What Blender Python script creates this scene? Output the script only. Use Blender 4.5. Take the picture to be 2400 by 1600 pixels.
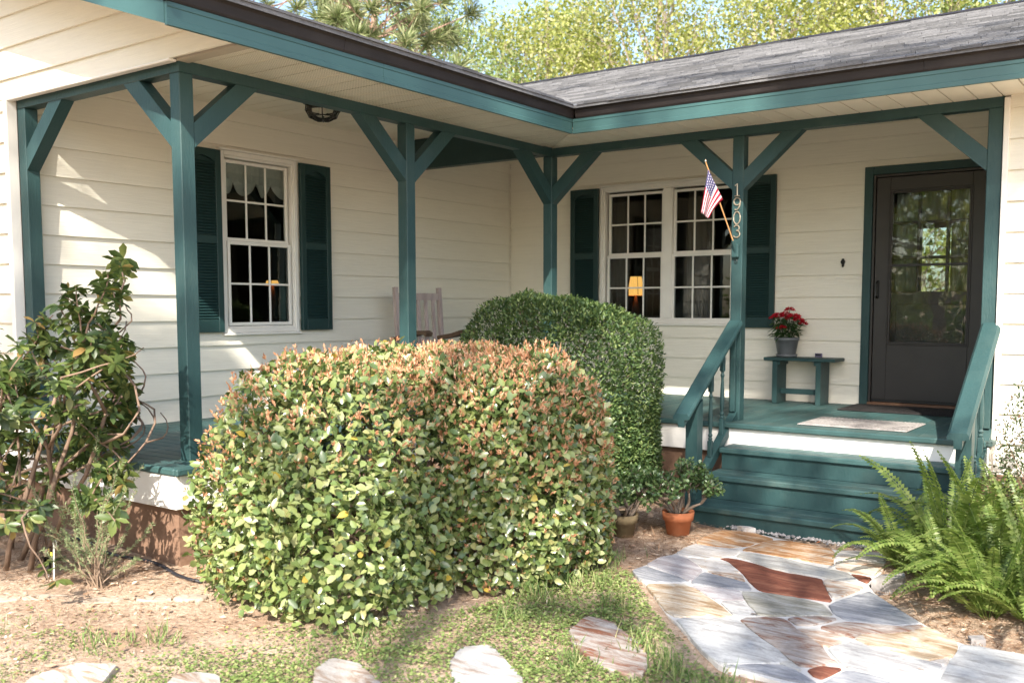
import bpy, bmesh, math, random
import numpy as np
from mathutils import Vector, Matrix
for _o in list(bpy.data.objects):
    bpy.data.objects.remove(_o)
SC = bpy.context.scene
COL = SC.collection
# ------------------------------------------------------------------ camera
CAM = (4.7158, -6.9330, 0.8506)
YAW, PITCH = 0.61724, -0.08103
cd = bpy.data.cameras.new('camera')
cam = bpy.data.objects.new('camera', cd)
COL.objects.link(cam)
cam.location = CAM
cam.rotation_euler = (math.pi / 2 + PITCH, 0.0, YAW)
cd.sensor_width = 36.0
cd.lens = 33.724
cd.shift_x = -0.018475
cd.shift_y = 0.042776
cd.clip_start = 0.05
cd.clip_end = 600.0
cd.dof.use_dof = True
cd.dof.focus_distance = 6.2
cd.dof.aperture_fstop = 2.8
SC.camera = cam
# ------------------------------------------------------------------ sky, sun, exposure
SUN = Vector((-0.54, 1.0, -0.905))           # the way the sunlight travels
world = bpy.data.worlds.new('World')
SC.world = world
world.use_nodes = True
wn = world.node_tree
for n in list(wn.nodes):
    wn.nodes.remove(n)
wo = wn.nodes.new('ShaderNodeOutputWorld')
wb = wn.nodes.new('ShaderNodeBackground')
ws = wn.nodes.new('ShaderNodeTexSky')
ws.sky_type = 'NISHITA'
ws.sun_disc = False
ws.sun_elevation = math.radians(38.5)
ws.sun_rotation = math.radians(151.6)
ws.air_density = 1.0
ws.dust_density = 1.6
ws.ozone_density = 1.0
wb.inputs['Strength'].default_value = 0.14
wn.links.new(ws.outputs[0], wb.inputs[0])
wn.links.new(wb.outputs[0], wo.inputs[0])
sl = bpy.data.lights.new('sun', 'SUN')
sl.energy = 4.4
sl.angle = math.radians(0.53)
sl.color = (1.0, 0.93, 0.82)
sun = bpy.data.objects.new('sun', sl)
COL.objects.link(sun)
sun.rotation_euler = SUN.to_track_quat('-Z', 'Y').to_euler()
sun.location = (10, -16, 15)
SC.view_settings.view_transform = 'Standard'
SC.view_settings.look = 'None'
SC.view_settings.gamma = 1.0
SC.view_settings.use_curve_mapping = False
SC.view_settings.exposure = 1.5

R = random.Random(7)
NR = np.random.default_rng(11)

# ------------------------------------------------------------------ materials
def _nodes(name):
    m = bpy.data.materials.new(name)
    m.use_nodes = True
    nt = m.node_tree
    return m, nt, nt.nodes['Principled BSDF'], nt.nodes['Material Output']

def rgba(c):
    return (c[0], c[1], c[2], 1.0)

def scl(c, k):
    return tuple(min(1.0, max(0.0, v * k)) for v in c)

def paint(name, col, rough=0.55, var=0.12, nscale=6.0, stretch=(1, 1, 1), bump=0.15, bscale=60.0,
          spec=0.35, orand=0.0, dirt=None, dirt_amt=0.0, metal=0.0):
    """a painted or natural opaque surface: two-scale noise colour, fine relief, optional stains"""
    m, nt, bs, out = _nodes(name)
    N, L = nt.nodes, nt.links
    tc = N.new('ShaderNodeTexCoord')
    mp = N.new('ShaderNodeMapping')
    mp.inputs['Scale'].default_value = stretch
    L.new(tc.outputs['Object'], mp.inputs[0])
    n1 = N.new('ShaderNodeTexNoise')
    n1.inputs['Scale'].default_value = nscale
    n1.inputs['Detail'].default_value = 6
    L.new(mp.outputs[0], n1.inputs['Vector'])
    rp = N.new('ShaderNodeValToRGB')
    rp.color_ramp.elements[0].position = 0.3
    rp.color_ramp.elements[1].position = 0.72
    rp.color_ramp.elements[0].color = rgba(scl(col, 1 - var))
    rp.color_ramp.elements[1].color = rgba(scl(col, 1 + var))
    L.new(n1.outputs['Fac'], rp.inputs[0])
    last = rp.outputs[0]
    if orand > 0:
        oi = N.new('ShaderNodeObjectInfo')
        mr = N.new('ShaderNodeMapRange')
        mr.inputs['To Min'].default_value = 1 - orand
        mr.inputs['To Max'].default_value = 1 + orand
        ge = N.new('ShaderNodeNewGeometry')
        ad = N.new('ShaderNodeMath')
        ad.operation = 'ADD'
        L.new(oi.outputs['Random'], ad.inputs[0])
        L.new(ge.outputs['Random Per Island'], ad.inputs[1])
        fr = N.new('ShaderNodeMath')
        fr.operation = 'FRACT'
        L.new(ad.outputs[0], fr.inputs[0])
        L.new(fr.outputs[0], mr.inputs['Value'])
        hv = N.new('ShaderNodeHueSaturation')
        L.new(mr.outputs[0], hv.inputs['Value'])
        L.new(last, hv.inputs['Color'])
        last = hv.outputs[0]
    if dirt:
        n3 = N.new('ShaderNodeTexNoise')
        n3.inputs['Scale'].default_value = 2.3
        n3.inputs['Detail'].default_value = 9
        n3.inputs['Roughness'].default_value = 0.7
        L.new(tc.outputs['Object'], n3.inputs['Vector'])
        r3 = N.new('ShaderNodeValToRGB')
        r3.color_ramp.elements[0].position = 0.5
        r3.color_ramp.elements[1].position = 0.75
        r3.color_ramp.elements[1].color = (dirt_amt, dirt_amt, dirt_amt, 1)
        L.new(n3.outputs['Fac'], r3.inputs[0])
        mx = N.new('ShaderNodeMixRGB')
        L.new(r3.outputs[0], mx.inputs['Fac'])
        L.new(last, mx.inputs['Color1'])
        mx.inputs['Color2'].default_value = rgba(dirt)
        last = mx.outputs[0]
    L.new(last, bs.inputs['Base Color'])
    bs.inputs['Roughness'].default_value = rough
    bs.inputs['Specular IOR Level'].default_value = spec
    bs.inputs['Metallic'].default_value = metal
    if bump > 0:
        n2 = N.new('ShaderNodeTexNoise')
        n2.inputs['Scale'].default_value = bscale
        n2.inputs['Detail'].default_value = 5
        L.new(mp.outputs[0], n2.inputs['Vector'])
        bp = N.new('ShaderNodeBump')
        bp.inputs['Strength'].default_value = bump
        bp.inputs['Distance'].default_value = 0.01
        L.new(n2.outputs['Fac'], bp.inputs['Height'])
        L.new(bp.outputs[0], bs.inputs['Normal'])
    return m

def leafmat(name, cols, trans=0.35, rough=0.4, spec=0.5, tcol=None):
    """leaves: the colour differs from leaf to leaf, light comes partly through"""
    m, nt, bs, out = _nodes(name)
    N, L = nt.nodes, nt.links
    ge = N.new('ShaderNodeNewGeometry')
    oi = N.new('ShaderNodeObjectInfo')
    ad = N.new('ShaderNodeMath')
    ad.operation = 'ADD'
    L.new(ge.outputs['Random Per Island'], ad.inputs[0])
    L.new(oi.outputs['Random'], ad.inputs[1])
    fr = N.new('ShaderNodeMath')
    fr.operation = 'FRACT'
    L.new(ad.outputs[0], fr.inputs[0])
    rp = N.new('ShaderNodeValToRGB')
    els = rp.color_ramp.elements
    while len(els) < len(cols):
        els.new(0.5)
    for i, (p, c) in enumerate(cols):
        els[i].position = p
        els[i].color = rgba(c)
    L.new(fr.outputs[0], rp.inputs[0])
    L.new(rp.outputs[0], bs.inputs['Base Color'])
    bs.inputs['Roughness'].default_value = rough
    bs.inputs['Specular IOR Level'].default_value = spec
    tr = N.new('ShaderNodeBsdfTranslucent')
    hs = N.new('ShaderNodeHueSaturation')
    hs.inputs['Saturation'].default_value = 1.15
    hs.inputs['Value'].default_value = 1.3
    L.new(rp.outputs[0], hs.inputs['Color'])
    L.new(hs.outputs[0], tr.inputs['Color'])
    mx = N.new('ShaderNodeMixShader')
    mx.inputs[0].default_value = trans
    L.new(bs.outputs[0], mx.inputs[1])
    L.new(tr.outputs[0], mx.inputs[2])
    L.new(mx.outputs[0], out.inputs['Surface'])
    return m

def glassmat(name, tint=(0.9, 0.93, 0.92), rough=0.0, boost=1.5, wave=0.0):
    m, nt, bs, out = _nodes(name)
    N, L = nt.nodes, nt.links
    tr = N.new('ShaderNodeBsdfTransparent')
    tr.inputs[0].default_value = rgba(tint)
    gl = N.new('ShaderNodeBsdfGlossy')
    gl.inputs['Roughness'].default_value = rough
    fr = N.new('ShaderNodeFresnel')
    fr.inputs['IOR'].default_value = boost
    if wave > 0:
        tc = N.new('ShaderNodeTexCoord')
        n2 = N.new('ShaderNodeTexNoise')
        n2.inputs['Scale'].default_value = 5.0
        L.new(tc.outputs['Object'], n2.inputs['Vector'])
        bp = N.new('ShaderNodeBump')
        bp.inputs['Strength'].default_value = wave
        bp.inputs['Distance'].default_value = 0.01
        L.new(n2.outputs['Fac'], bp.inputs['Height'])
        L.new(bp.outputs[0], gl.inputs['Normal'])
    mx = N.new('ShaderNodeMixShader')
    L.new(fr.outputs[0], mx.inputs[0])
    L.new(tr.outputs[0], mx.inputs[1])
    L.new(gl.outputs[0], mx.inputs[2])
    L.new(mx.outputs[0], out.inputs['Surface'])
    return m

def stonemat(name, c0, c1, c2, ang, freq=9.0, warp=1.2):
    """quartzite flagstone: veins run one way across the slab"""
    m, nt, bs, out = _nodes(name)
    N, L = nt.nodes, nt.links
    tc = N.new('ShaderNodeTexCoord')
    oi = N.new('ShaderNodeObjectInfo')
    mp = N.new('ShaderNodeMapping')
    mp.inputs['Rotation'].default_value = (0, 0, ang)
    mp.inputs['Scale'].default_value = (1.0, 4.5, 1.0)
    ad = N.new('ShaderNodeVectorMath')
    ad.operation = 'ADD'
    ml = N.new('ShaderNodeVectorMath')
    ml.operation = 'SCALE'
    ml.inputs['Scale'].default_value = 7.0
    cx = N.new('ShaderNodeCombineXYZ')
    L.new(oi.outputs['Random'], cx.inputs[0])
    L.new(oi.outputs['Random'], cx.inputs[1])
    L.new(cx.outputs[0], ml.inputs[0])
    L.new(tc.outputs['Object'], ad.inputs[0])
    L.new(ml.outputs[0], ad.inputs[1])
    L.new(ad.outputs[0], mp.inputs[0])
    n1 = N.new('ShaderNodeTexNoise')
    n1.inputs['Scale'].default_value = freq * 0.45
    n1.inputs['Detail'].default_value = 10
    n1.inputs['Roughness'].default_value = 0.68
    n1.inputs['Distortion'].default_value = warp
    L.new(mp.outputs[0], n1.inputs['Vector'])
    rp = N.new('ShaderNodeValToRGB')
    e = rp.color_ramp.elements
    e.new(0.5)
    e[0].position, e[1].position, e[2].position = 0.36, 0.5, 0.62
    c0, c1, c2 = [tuple(0.86 * (0.85 * v + 0.15 * sum(q) / 3) ** 1.12 for v in q) for q in (c0, c1, c2)]
    e[0].color, e[1].color, e[2].color = rgba(c0), rgba(c1), rgba(c2)
    L.new(n1.outputs['Fac'], rp.inputs[0])
    n4 = N.new('ShaderNodeTexNoise')
    n4.inputs['Scale'].default_value = 70
    n4.inputs['Detail'].default_value = 6
    L.new(mp.outputs[0], n4.inputs['Vector'])
    ov = N.new('ShaderNodeMixRGB')
    ov.blend_type = 'OVERLAY'
    ov.inputs['Fac'].default_value = 0.45
    L.new(rp.outputs[0], ov.inputs['Color1'])
    L.new(n4.outputs['Fac'], ov.inputs['Color2'])
    L.new(ov.outputs[0], bs.inputs['Base Color'])
    bs.inputs['Roughness'].default_value = 0.75
    bs.inputs['Specular IOR Level'].default_value = 0.3
    bp = N.new('ShaderNodeBump')
    bp.inputs['Strength'].default_value = 0.5
    bp.inputs['Distance'].default_value = 0.01
    L.new(n1.outputs['Fac'], bp.inputs['Height'])
    L.new(bp.outputs[0], bs.inputs['Normal'])
    return m

def emit(name, col, strength):
    m, nt, bs, out = _nodes(name)
    bs.inputs['Base Color'].default_value = rgba(col)
    bs.inputs['Emission Color'].default_value = rgba(col)
    bs.inputs['Emission Strength'].default_value = strength
    return m

TEAL = (0.024, 0.060, 0.061)
M = {}
M['teal'] = paint('teal_paint', TEAL, 0.5, 0.10, 5, (1, 1, 0.35), 0.25, 70, 0.35, 0.05, (0.10, 0.13, 0.11), 0.25)
M['teal_deck'] = paint('teal_deck_paint', (0.036, 0.082, 0.081), 0.55, 0.16, 7, (1, 1, 1), 0.25, 60, 0.3, 0.10, (0.16, 0.17, 0.14), 0.45)
M['fascia'] = paint('teal_metal_wrap', (0.042, 0.100, 0.096), 0.40, 0.06, 3, (1, 1, 1), 0.03, 30, 0.5)
M['shutter'] = paint('shutter_green', (0.014, 0.042, 0.042), 0.5, 0.10, 5, (1, 1, 1), 0.1, 80, 0.4)
M['siding'] = paint('cream_siding', (0.78, 0.745, 0.645), 0.6, 0.03, 5, (0.6, 0.6, 14), 0.22, 9, 0.3, 0.02, (0.62, 0.58, 0.49), 0.16)
M['sheath'] = paint('wall_core', (0.45, 0.40, 0.33), 0.8, 0.1, 4)
M['soffit_vent'] = paint('cream_vented_soffit', (0.80, 0.745, 0.62), 0.5, 0.03, 4, (1, 1, 1), 0.0, 40, 0.35, 0.02)
M['soffit'] = paint('cream_soffit', (0.80, 0.745, 0.62), 0.5, 0.03, 4, (1, 1, 1), 0.0, 40, 0.35, 0.02)
M['trim'] = paint('white_trim', (0.80, 0.775, 0.72), 0.45, 0.04, 6, (1, 1, 1), 0.05, 60, 0.4)
M['band'] = paint('white_band_board', (0.80, 0.78, 0.74), 0.55, 0.05, 6, (1, 1, 3), 0.15, 30, 0.3, 0, (0.5, 0.45, 0.38), 0.25)
M['gutter'] = paint('brown_drip_edge', (0.022, 0.017, 0.016), 0.55, 0.25, 3, (1, 1, 5), 0.1, 40, 0.3, 0, (0.07, 0.06, 0.055), 0.35)
M['skirt'] = paint('brown_foundation', (0.205, 0.125, 0.085), 0.85, 0.18, 5, (1, 1, 1), 0.5, 35, 0.15, 0, (0.32, 0.20, 0.13), 0.5)
M['door'] = paint('storm_door_brown', (0.040, 0.035, 0.033), 0.42, 0.08, 6, (1, 1, 1), 0.03, 90, 0.45)
M['black'] = paint('black_metal', (0.012, 0.012, 0.012), 0.4, 0.2, 10, (1, 1, 1), 0.1, 60, 0.5)
M['glass'] = glassmat('window_glass', (0.80, 0.83, 0.82), 0.0, 1.45, 0.02)
M['storm_glass'] = glassmat('storm_glass', (0.90, 0.92, 0.91), 0.0, 1.52, 0.05)
M['lens'] = glassmat('lamp_glass', (0.9, 0.9, 0.87), 0.15, 1.4)
M['tube_glass'] = glassmat('clear_tube', (0.96, 0.97, 0.98), 0.1, 1.25)
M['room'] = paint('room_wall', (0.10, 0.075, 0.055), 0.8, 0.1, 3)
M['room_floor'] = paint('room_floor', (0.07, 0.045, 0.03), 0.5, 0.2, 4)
M['curtain'] = paint('grey_curtain', (0.10, 0.088, 0.072), 0.9, 0.1, 20, (8, 8, 0.3), 0.1, 40, 0.1)
M['valance'] = paint('white_valance', (0.80, 0.81, 0.76), 0.9, 0.06, 20, (4, 4, 1), 0.1, 90, 0.1)
M['sheer'] = paint('sheer_curtain', (0.50, 0.51, 0.48), 0.9, 0.08, 20, (9, 9, 0.4), 0.1, 60, 0.1)
M['shade'] = emit('amber_lamp_shade', (1.0, 0.52, 0.13), 0.55)
M['brass'] = paint('pewter_numbers', (0.42, 0.36, 0.28), 0.35, 0.1, 30, (1, 1, 1), 0.05, 80, 0.5, 0, None, 0, 0.6)
M['stick'] = paint('flag_stick_wood', (0.50, 0.27, 0.11), 0.5, 0.12, 20, (1, 1, 6))
M['chairwood'] = paint('weathered_pink_wood', (0.43, 0.35, 0.33), 0.75, 0.22, 14, (1, 1, 0.3), 0.4, 40, 0.2)
M['armwood'] = paint('bare_arm_wood', (0.14, 0.09, 0.06), 0.7, 0.3, 14, (1, 1, 1), 0.4, 40, 0.2)
M['potgrey'] = paint('grey_resin_pot', (0.13, 0.14, 0.15), 0.42, 0.08, 8, (1, 1, 1), 0.05, 60, 0.45)
M['terra'] = paint('terracotta', (0.47, 0.165, 0.075), 0.75, 0.15, 9, (1, 1, 1), 0.15, 50, 0.2, 0, (0.42, 0.26, 0.17), 0.4)
M['mossy'] = paint('mossy_terracotta', (0.20, 0.15, 0.085), 0.85, 0.35, 9, (1, 1, 1), 0.3, 50, 0.15, 0, (0.10, 0.11, 0.055), 0.8)
M['soil'] = paint('pot_soil', (0.05, 0.035, 0.025), 0.95, 0.3, 30, (1, 1, 1), 0.8, 60, 0.1)
M['bark'] = paint('shrub_bark', (0.21, 0.145, 0.105), 0.85, 0.3, 20, (1, 1, 0.4), 0.6, 60, 0.15)
M['treebark'] = paint('pale_tree_bark', (0.33, 0.27, 0.22), 0.9, 0.3, 8, (1, 1, 0.4), 0.6, 30, 0.1)
M['pinebark'] = paint('pine_bark', (0.34, 0.22, 0.17), 0.9, 0.3, 6, (1, 1, 0.4), 0.8, 20, 0.1)
M['mortar'] = paint('pale_mortar', (0.58, 0.56, 0.53), 0.9, 0.10, 9, (1, 1, 1), 0.4, 70, 0.15, 0, (0.38, 0.35, 0.31), 0.5)
M['gravel'] = paint('grey_gravel', (0.30, 0.28, 0.27), 0.85, 0.3, 20, (1, 1, 1), 0.3, 60, 0.2, 0.3)
M['edging'] = paint('edging_stone', (0.37, 0.31, 0.25), 0.9, 0.35, 7, (1, 1, 1), 0.5, 30, 0.15, 0.1)
M['shingle'] = paint('asphalt_shingle', (0.135, 0.134, 0.138), 0.9, 0.15, 40, (1, 1, 1), 0.6, 160, 0.25, 0.36)
M['mat_black'] = paint('black_rubber_mat', (0.020, 0.018, 0.018), 0.7, 0.3, 40, (1, 1, 1), 0.8, 120, 0.3)
M['mat_grey'] = paint('worn_striped_mat', (0.36, 0.335, 0.32), 0.95, 0.18, 30, (6, 1, 1), 0.6, 120, 0.1, 0, (0.045, 0.038, 0.04), 1.0)
M['sill'] = paint('worn_wood_sill', (0.16, 0.085, 0.05), 0.6, 0.2, 12)
M['hose'] = paint('black_hose', (0.02, 0.02, 0.025), 0.45, 0.1, 10)
def perforate(m, pitch=0.0135, depth=0.55):
    """rows of punched vent holes on a sheet-metal soffit"""
    nt = m.node_tree
    N, L = nt.nodes, nt.links
    bs = nt.nodes['Principled BSDF']
    src = bs.inputs['Base Color'].links[0].from_socket
    tc = N.new('ShaderNodeTexCoord')
    sx = N.new('ShaderNodeSeparateXYZ')
    L.new(tc.outputs['Object'], sx.inputs[0])
    acc = None
    for i in (0, 1):
        a = N.new('ShaderNodeMath'); a.operation = 'MULTIPLY'; a.inputs[1].default_value = 1 / pitch
        L.new(sx.outputs[i], a.inputs[0])
        b = N.new('ShaderNodeMath'); b.operation = 'FRACT'
        L.new(a.outputs[0], b.inputs[0])
        c = N.new('ShaderNodeMath'); c.operation = 'SUBTRACT'; c.inputs[1].default_value = 0.5
        L.new(b.outputs[0], c.inputs[0])
        d = N.new('ShaderNodeMath'); d.operation = 'MULTIPLY'
        L.new(c.outputs[0], d.inputs[0]); L.new(c.outputs[0], d.inputs[1])
        if acc is None:
            acc = d.outputs[0]
        else:
            e = N.new('ShaderNodeMath'); e.operation = 'ADD'
            L.new(acc, e.inputs[0]); L.new(d.outputs[0], e.inputs[1])
            acc = e.outputs[0]
    t = N.new('ShaderNodeMath'); t.operation = 'LESS_THAN'; t.inputs[1].default_value = 0.055
    L.new(acc, t.inputs[0])
    mx = N.new('ShaderNodeMixRGB')
    L.new(t.outputs[0], mx.inputs['Fac'])
    L.new(src, mx.inputs['Color1'])
    mx.inputs['Color2'].default_value = (0.10, 0.085, 0.06, 1)
    L.new(mx.outputs[0], bs.inputs['Base Color'])
perforate(M['soffit_vent'])
M['card'] = paint('purple_tray', (0.13, 0.11, 0.18), 0.5, 0.1, 10)
# ------------------------------------------------------------------ mesh helpers
class MB:
    """collects faces; put() turns them into one mesh object"""
    def __init__(s):
        s.v, s.f = [], []
    def add(s, vs, fs):
        k = len(s.v)
        s.v.extend([tuple(p) for p in vs])
        s.f.extend([tuple(i + k for i in f) for f in fs])
        return s
    def hexa(s, p):                       # 8 corners: bottom ring 0-3, top ring 4-7
        return s.add(p, [(3, 2, 1, 0), (4, 5, 6, 7), (0, 1, 5, 4), (1, 2, 6, 5), (2, 3, 7, 6), (3, 0, 4, 7)])
    def box(s, a, b):
        x0, y0, z0 = a
        x1, y1, z1 = b
        return s.hexa([(x0, y0, z0), (x1, y0, z0), (x1, y1, z0), (x0, y1, z0), (x0, y0, z1), (x1, y0, z1), (x1, y1, z1), (x0, y1, z1)])
    def cbox(s, a, b, c=0.004):           # box with chamfered edges
        bm = bmesh.new()
        bmesh.ops.create_cube(bm, size=1.0)
        for v in bm.verts:
            v.co = Vector([(a[i] + b[i]) / 2 + v.co[i] * (b[i] - a[i]) for i in range(3)])
        bmesh.ops.bevel(bm, geom=bm.edges[:], offset=c, segments=1, affect='EDGES', profile=0.5)
        bm.verts.index_update()
        s.add([v.co[:] for v in bm.verts], [[v.index for v in f.verts] for f in bm.faces])
        bm.free()
        return s
    def prism(s, poly, off):              # polygon (3D points) extruded by a vector
        n = len(poly)
        off = Vector(off)
        vs = [Vector(p) for p in poly] + [Vector(p) + off for p in poly]
        fs = [tuple(range(n - 1, -1, -1)), tuple(range(n, 2 * n))]
        fs += [(i, (i + 1) % n, n + (i + 1) % n, n + i) for i in range(n)]
        return s.add(vs, fs)
    def tube(s, pts, rad, n=6, cap=True):
        pts = [Vector(p) for p in pts]
        if not hasattr(rad, '__len__'):
            rad = [rad] * len(pts)
        rings = []
        up = Vector((0.13, 0.31, 0.94))
        for i, p in enumerate(pts):
            t = (pts[min(i + 1, len(pts) - 1)] - pts[max(i - 1, 0)])
            t = t.normalized() if t.length > 1e-9 else Vector((0, 0, 1))
            a = t.cross(up)
            if a.length < 1e-3:
                a = t.cross(Vector((1, 0, 0)))
            a.normalize()
            b = t.cross(a)
            rings.append([p + (a * math.cos(2 * math.pi * k / n) + b * math.sin(2 * math.pi * k / n)) * rad[i] for k in range(n)])
        vs = [q for r in rings for q in r]
        fs = []
        for i in range(len(pts) - 1):
            for k in range(n):
                fs.append((i * n + k, i * n + (k + 1) % n, (i + 1) * n + (k + 1) % n, (i + 1) * n + k))
        if cap:
            fs.append(tuple(range(n - 1, -1, -1)))
            fs.append(tuple((len(pts) - 1) * n + k for k in range(n)))
        return s.add(vs, fs)
    def lathe(s, prof, c, n=20, axis=None):   # profile of (radius, z)
        vs, fs = [], []
        for r, zz in prof:
            for k in range(n):
                a = 2 * math.pi * k / n
                vs.append((c[0] + r * math.cos(a), c[1] + r * math.sin(a), c[2] + zz))
        for i in range(len(prof) - 1):
            for k in range(n):
                fs.append((i * n + k, i * n + (k + 1) % n, (i + 1) * n + (k + 1) % n, (i + 1) * n + k))
        fs.append(tuple(range(n - 1, -1, -1)))
        fs.append(tuple((len(prof) - 1) * n + k for k in range(n)))
        return s.add(vs, fs)
    def mesh(s, name, off=(0, 0, 0), smooth=False):
        me = bpy.data.meshes.new(name)
        me.from_pydata([(x - off[0], y - off[1], z - off[2]) for x, y, z in s.v], [], s.f)
        if smooth:
            me.polygons.foreach_set('use_smooth', [True] * len(me.polygons))
        me.update()
        return me

def root_of(o):
    while o.parent:
        o = o.parent
    return o

def tag(o, label=None, cat=None, group=None, kind=None):
    if label:
        o['label'] = label
    if cat:
        o['category'] = cat
    if group:
        o['group'] = group
    if kind:
        o['kind'] = kind
    return o

def thing(name, label, cat, loc=(0, 0, 0), group=None):
    o = bpy.data.objects.new(name, None)
    o.empty_display_size = 0.1
    COL.objects.link(o)
    o.location = loc
    return tag(o, label, cat, group)

def link(name, me, mat, parent=None):
    o = bpy.data.objects.new(name, me)
    if mat is not None and not me.materials:
        me.materials.append(mat)
    COL.objects.link(o)
    if parent is not None:
        o.parent = parent
    return o

def put(name, mb, mat, parent=None, smooth=False):
    """one mesh object from world-space faces; a part's mesh is stored relative to its thing"""
    off = root_of(parent).location if parent is not None else (0, 0, 0)
    return link(name, mb.mesh(name, off, smooth), mat, parent)

def inst(name, me, parent, mw, mat=None):
    """a piece that shares mesh data, placed by a world matrix"""
    o = link(name, me, mat, parent)
    r = root_of(parent)
    o.matrix_local = Matrix.Translation(-Vector(r.location)) @ mw
    return o

def node(name, parent):
    o = bpy.data.objects.new(name, None)
    o.empty_display_size = 0.05
    COL.objects.link(o)
    o.parent = parent
    return o

def array_mesh(name, V, F, off=(0, 0, 0)):
    V = np.asarray(V, dtype=np.float32).reshape(-1, 3) - np.asarray(off, dtype=np.float32)
    F = np.asarray(F, dtype=np.int32)
    m, k = F.shape
    me = bpy.data.meshes.new(name)
    me.vertices.add(len(V))
    me.vertices.foreach_set('co', V.ravel())
    me.loops.add(m * k)
    me.loops.foreach_set('vertex_index', F.ravel())
    me.polygons.add(m)
    me.polygons.foreach_set('loop_start', np.arange(0, m * k, k, dtype=np.int32))
    me.polygons.foreach_set('loop_total', np.full(m, k, dtype=np.int32))
    me.update(calc_edges=True)
    return me

def unit(a):
    a = np.asarray(a, float)
    return a / (np.linalg.norm(a, axis=-1, keepdims=True) + 1e-12)

LEAF_F = np.array([(0, 2, 5), (0, 5, 1), (5, 2, 4), (5, 3, 1), (5, 4, 6), (5, 6, 3)])
def leaf_arrays(P, D, Nn, Ln, Wd, fold=0.35, bend=0.18, w1=0.44, w2=0.36):
    """folded, slightly curled leaves: 7 points and 6 triangles each"""
    n = len(P)
    D = unit(D)
    S = unit(np.cross(D, Nn))
    U = np.cross(S, D)
    Ln = np.broadcast_to(Ln, (n,))[:, None]
    Wd = np.broadcast_to(Wd, (n,))[:, None]
    b = P
    l1 = P + D * .30 * Ln - S * w1 * Wd + U * fold * .4 * Wd
    r1 = P + D * .30 * Ln + S * w1 * Wd + U * fold * .4 * Wd
    l2 = P + D * .68 * Ln - S * w2 * Wd + U * (fold * .35 * Wd - bend * .45 * Ln)
    r2 = P + D * .68 * Ln + S * w2 * Wd + U * (fold * .35 * Wd - bend * .45 * Ln)
    m = P + D * .50 * Ln - U * bend * .22 * Ln
    t = P + D * Ln - U * bend * Ln
    V = np.stack([b, l1, r1, l2, r2, m, t], axis=1)
    F = LEAF_F[None] + (np.arange(n) * 7)[:, None, None]
    return V.reshape(-1, 3), F.reshape(-1, 3)

def card_arrays(P, D, Nn, Ln, Wd, mid=0.5):
    """small or far leaves: a folded diamond, 2 triangles"""
    n = len(P)
    D = unit(D)
    S = unit(np.cross(D, Nn))
    U = np.cross(S, D)
    Ln = np.broadcast_to(Ln, (n,))[:, None]
    Wd = np.broadcast_to(Wd, (n,))[:, None]
    V = np.stack([P, P + D * mid * Ln + S * .5 * Wd + U * .12 * Wd, P + D * Ln, P + D * mid * Ln - S * .5 * Wd + U * .12 * Wd], axis=1)
    F = np.array([(0, 1, 2), (0, 2, 3)])[None] + (np.arange(n) * 4)[:, None, None]
    return V.reshape(-1, 3), F.reshape(-1, 3)

def rand_dirs(n, rng=NR):
    return unit(rng.normal(size=(n, 3)))

def rect_minus(r, holes):
    """rectangle (a0,a1,z0,z1) minus rectangular holes -> list of rectangles"""
    out = [r]
    for h in holes:
        nxt = []
        for a0, a1, z0, z1 in out:
            if h[0] >= a1 or h[1] <= a0 or h[2] >= z1 or h[3] <= z0:
                nxt.append((a0, a1, z0, z1))
                continue
            zl, zh = max(z0, h[2]), min(z1, h[3])
            if h[0] > a0:
                nxt.append((a0, h[0], z0, z1))
            if h[1] < a1:
                nxt.append((h[1], a1, z0, z1))
            al, ah = max(a0, h[0]), min(a1, h[1])
            if zl > z0 + 1e-4:
                nxt.append((al, ah, z0, zl))
            if zh < z1 - 1e-4:
                nxt.append((al, ah, zh, z1))
        out = nxt
    return [q for q in out if q[1] - q[0] > 0.004 and q[3] - q[2] > 0.004]

def zg(x, y=0.0):
    """height of the yard, falling slightly towards the steps"""
    return -0.562 - 0.036 * min(max(x, -1.0), 2.4)
def zga(x):
    return -0.562 - 0.036 * np.clip(x, -1.0, 2.4)

# ------------------------------------------------------------------ the house: dimensions (metres, z = 0 near the porch boards)
LA, LB, LF, LD = 3.63, 1.815, 1.741, 3.51      # posts along the two beams
D1, D2 = 1.71, 1.7215                          # porch depths: walls at x = -D1 and y = D2
OV = 0.6335                                    # eave line
W = 0.0445
ZB, ZT, ZC = 2.135, 2.200, 2.430               # beam underside, soffit, porch ceiling
ZDK = -0.015                                   # porch boards
PITCH_R = 0.33
LAP = 0.1965
GY = -3.72                                     # gable siding plane

# ---- ground
def axis_pts(lo, hi, step, far):
    a = list(np.arange(lo, hi + 1e-6, step))
    d, s = hi, step
    while d < far:
        s *= 1.5
        d += s
        a.append(min(d, far))
    d, s = lo, step
    pre = []
    while d > -far:
        s *= 1.5
        d -= s
        pre.append(max(d, -far))
    return np.array(pre[::-1] + a)
gx = axis_pts(-3.5, 6.5, 0.07, 160.0)
gy = axis_pts(-8.0, 0.5, 0.07, 160.0)
GX, GY2 = np.meshgrid(gx, gy, indexing='ij')
def wob(x, y):
    return 0.010 * np.sin(3.1 * x + 1.3 * y) * np.sin(2.3 * y - 0.7 * x) + 0.006 * np.sin(9.0 * x + 2.0 * y) * np.cos(7.3 * y - 3 * x)
near = np.exp(-((GX - 1.5) ** 2 + (GY2 + 3.5) ** 2) / 60.0)
GZ = zga(GX) + wob(GX, GY2) * near + NR.normal(0, 0.0028, GX.shape) * near
ni, nj = GX.shape
idx = np.arange(ni * nj).reshape(ni, nj)
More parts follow.
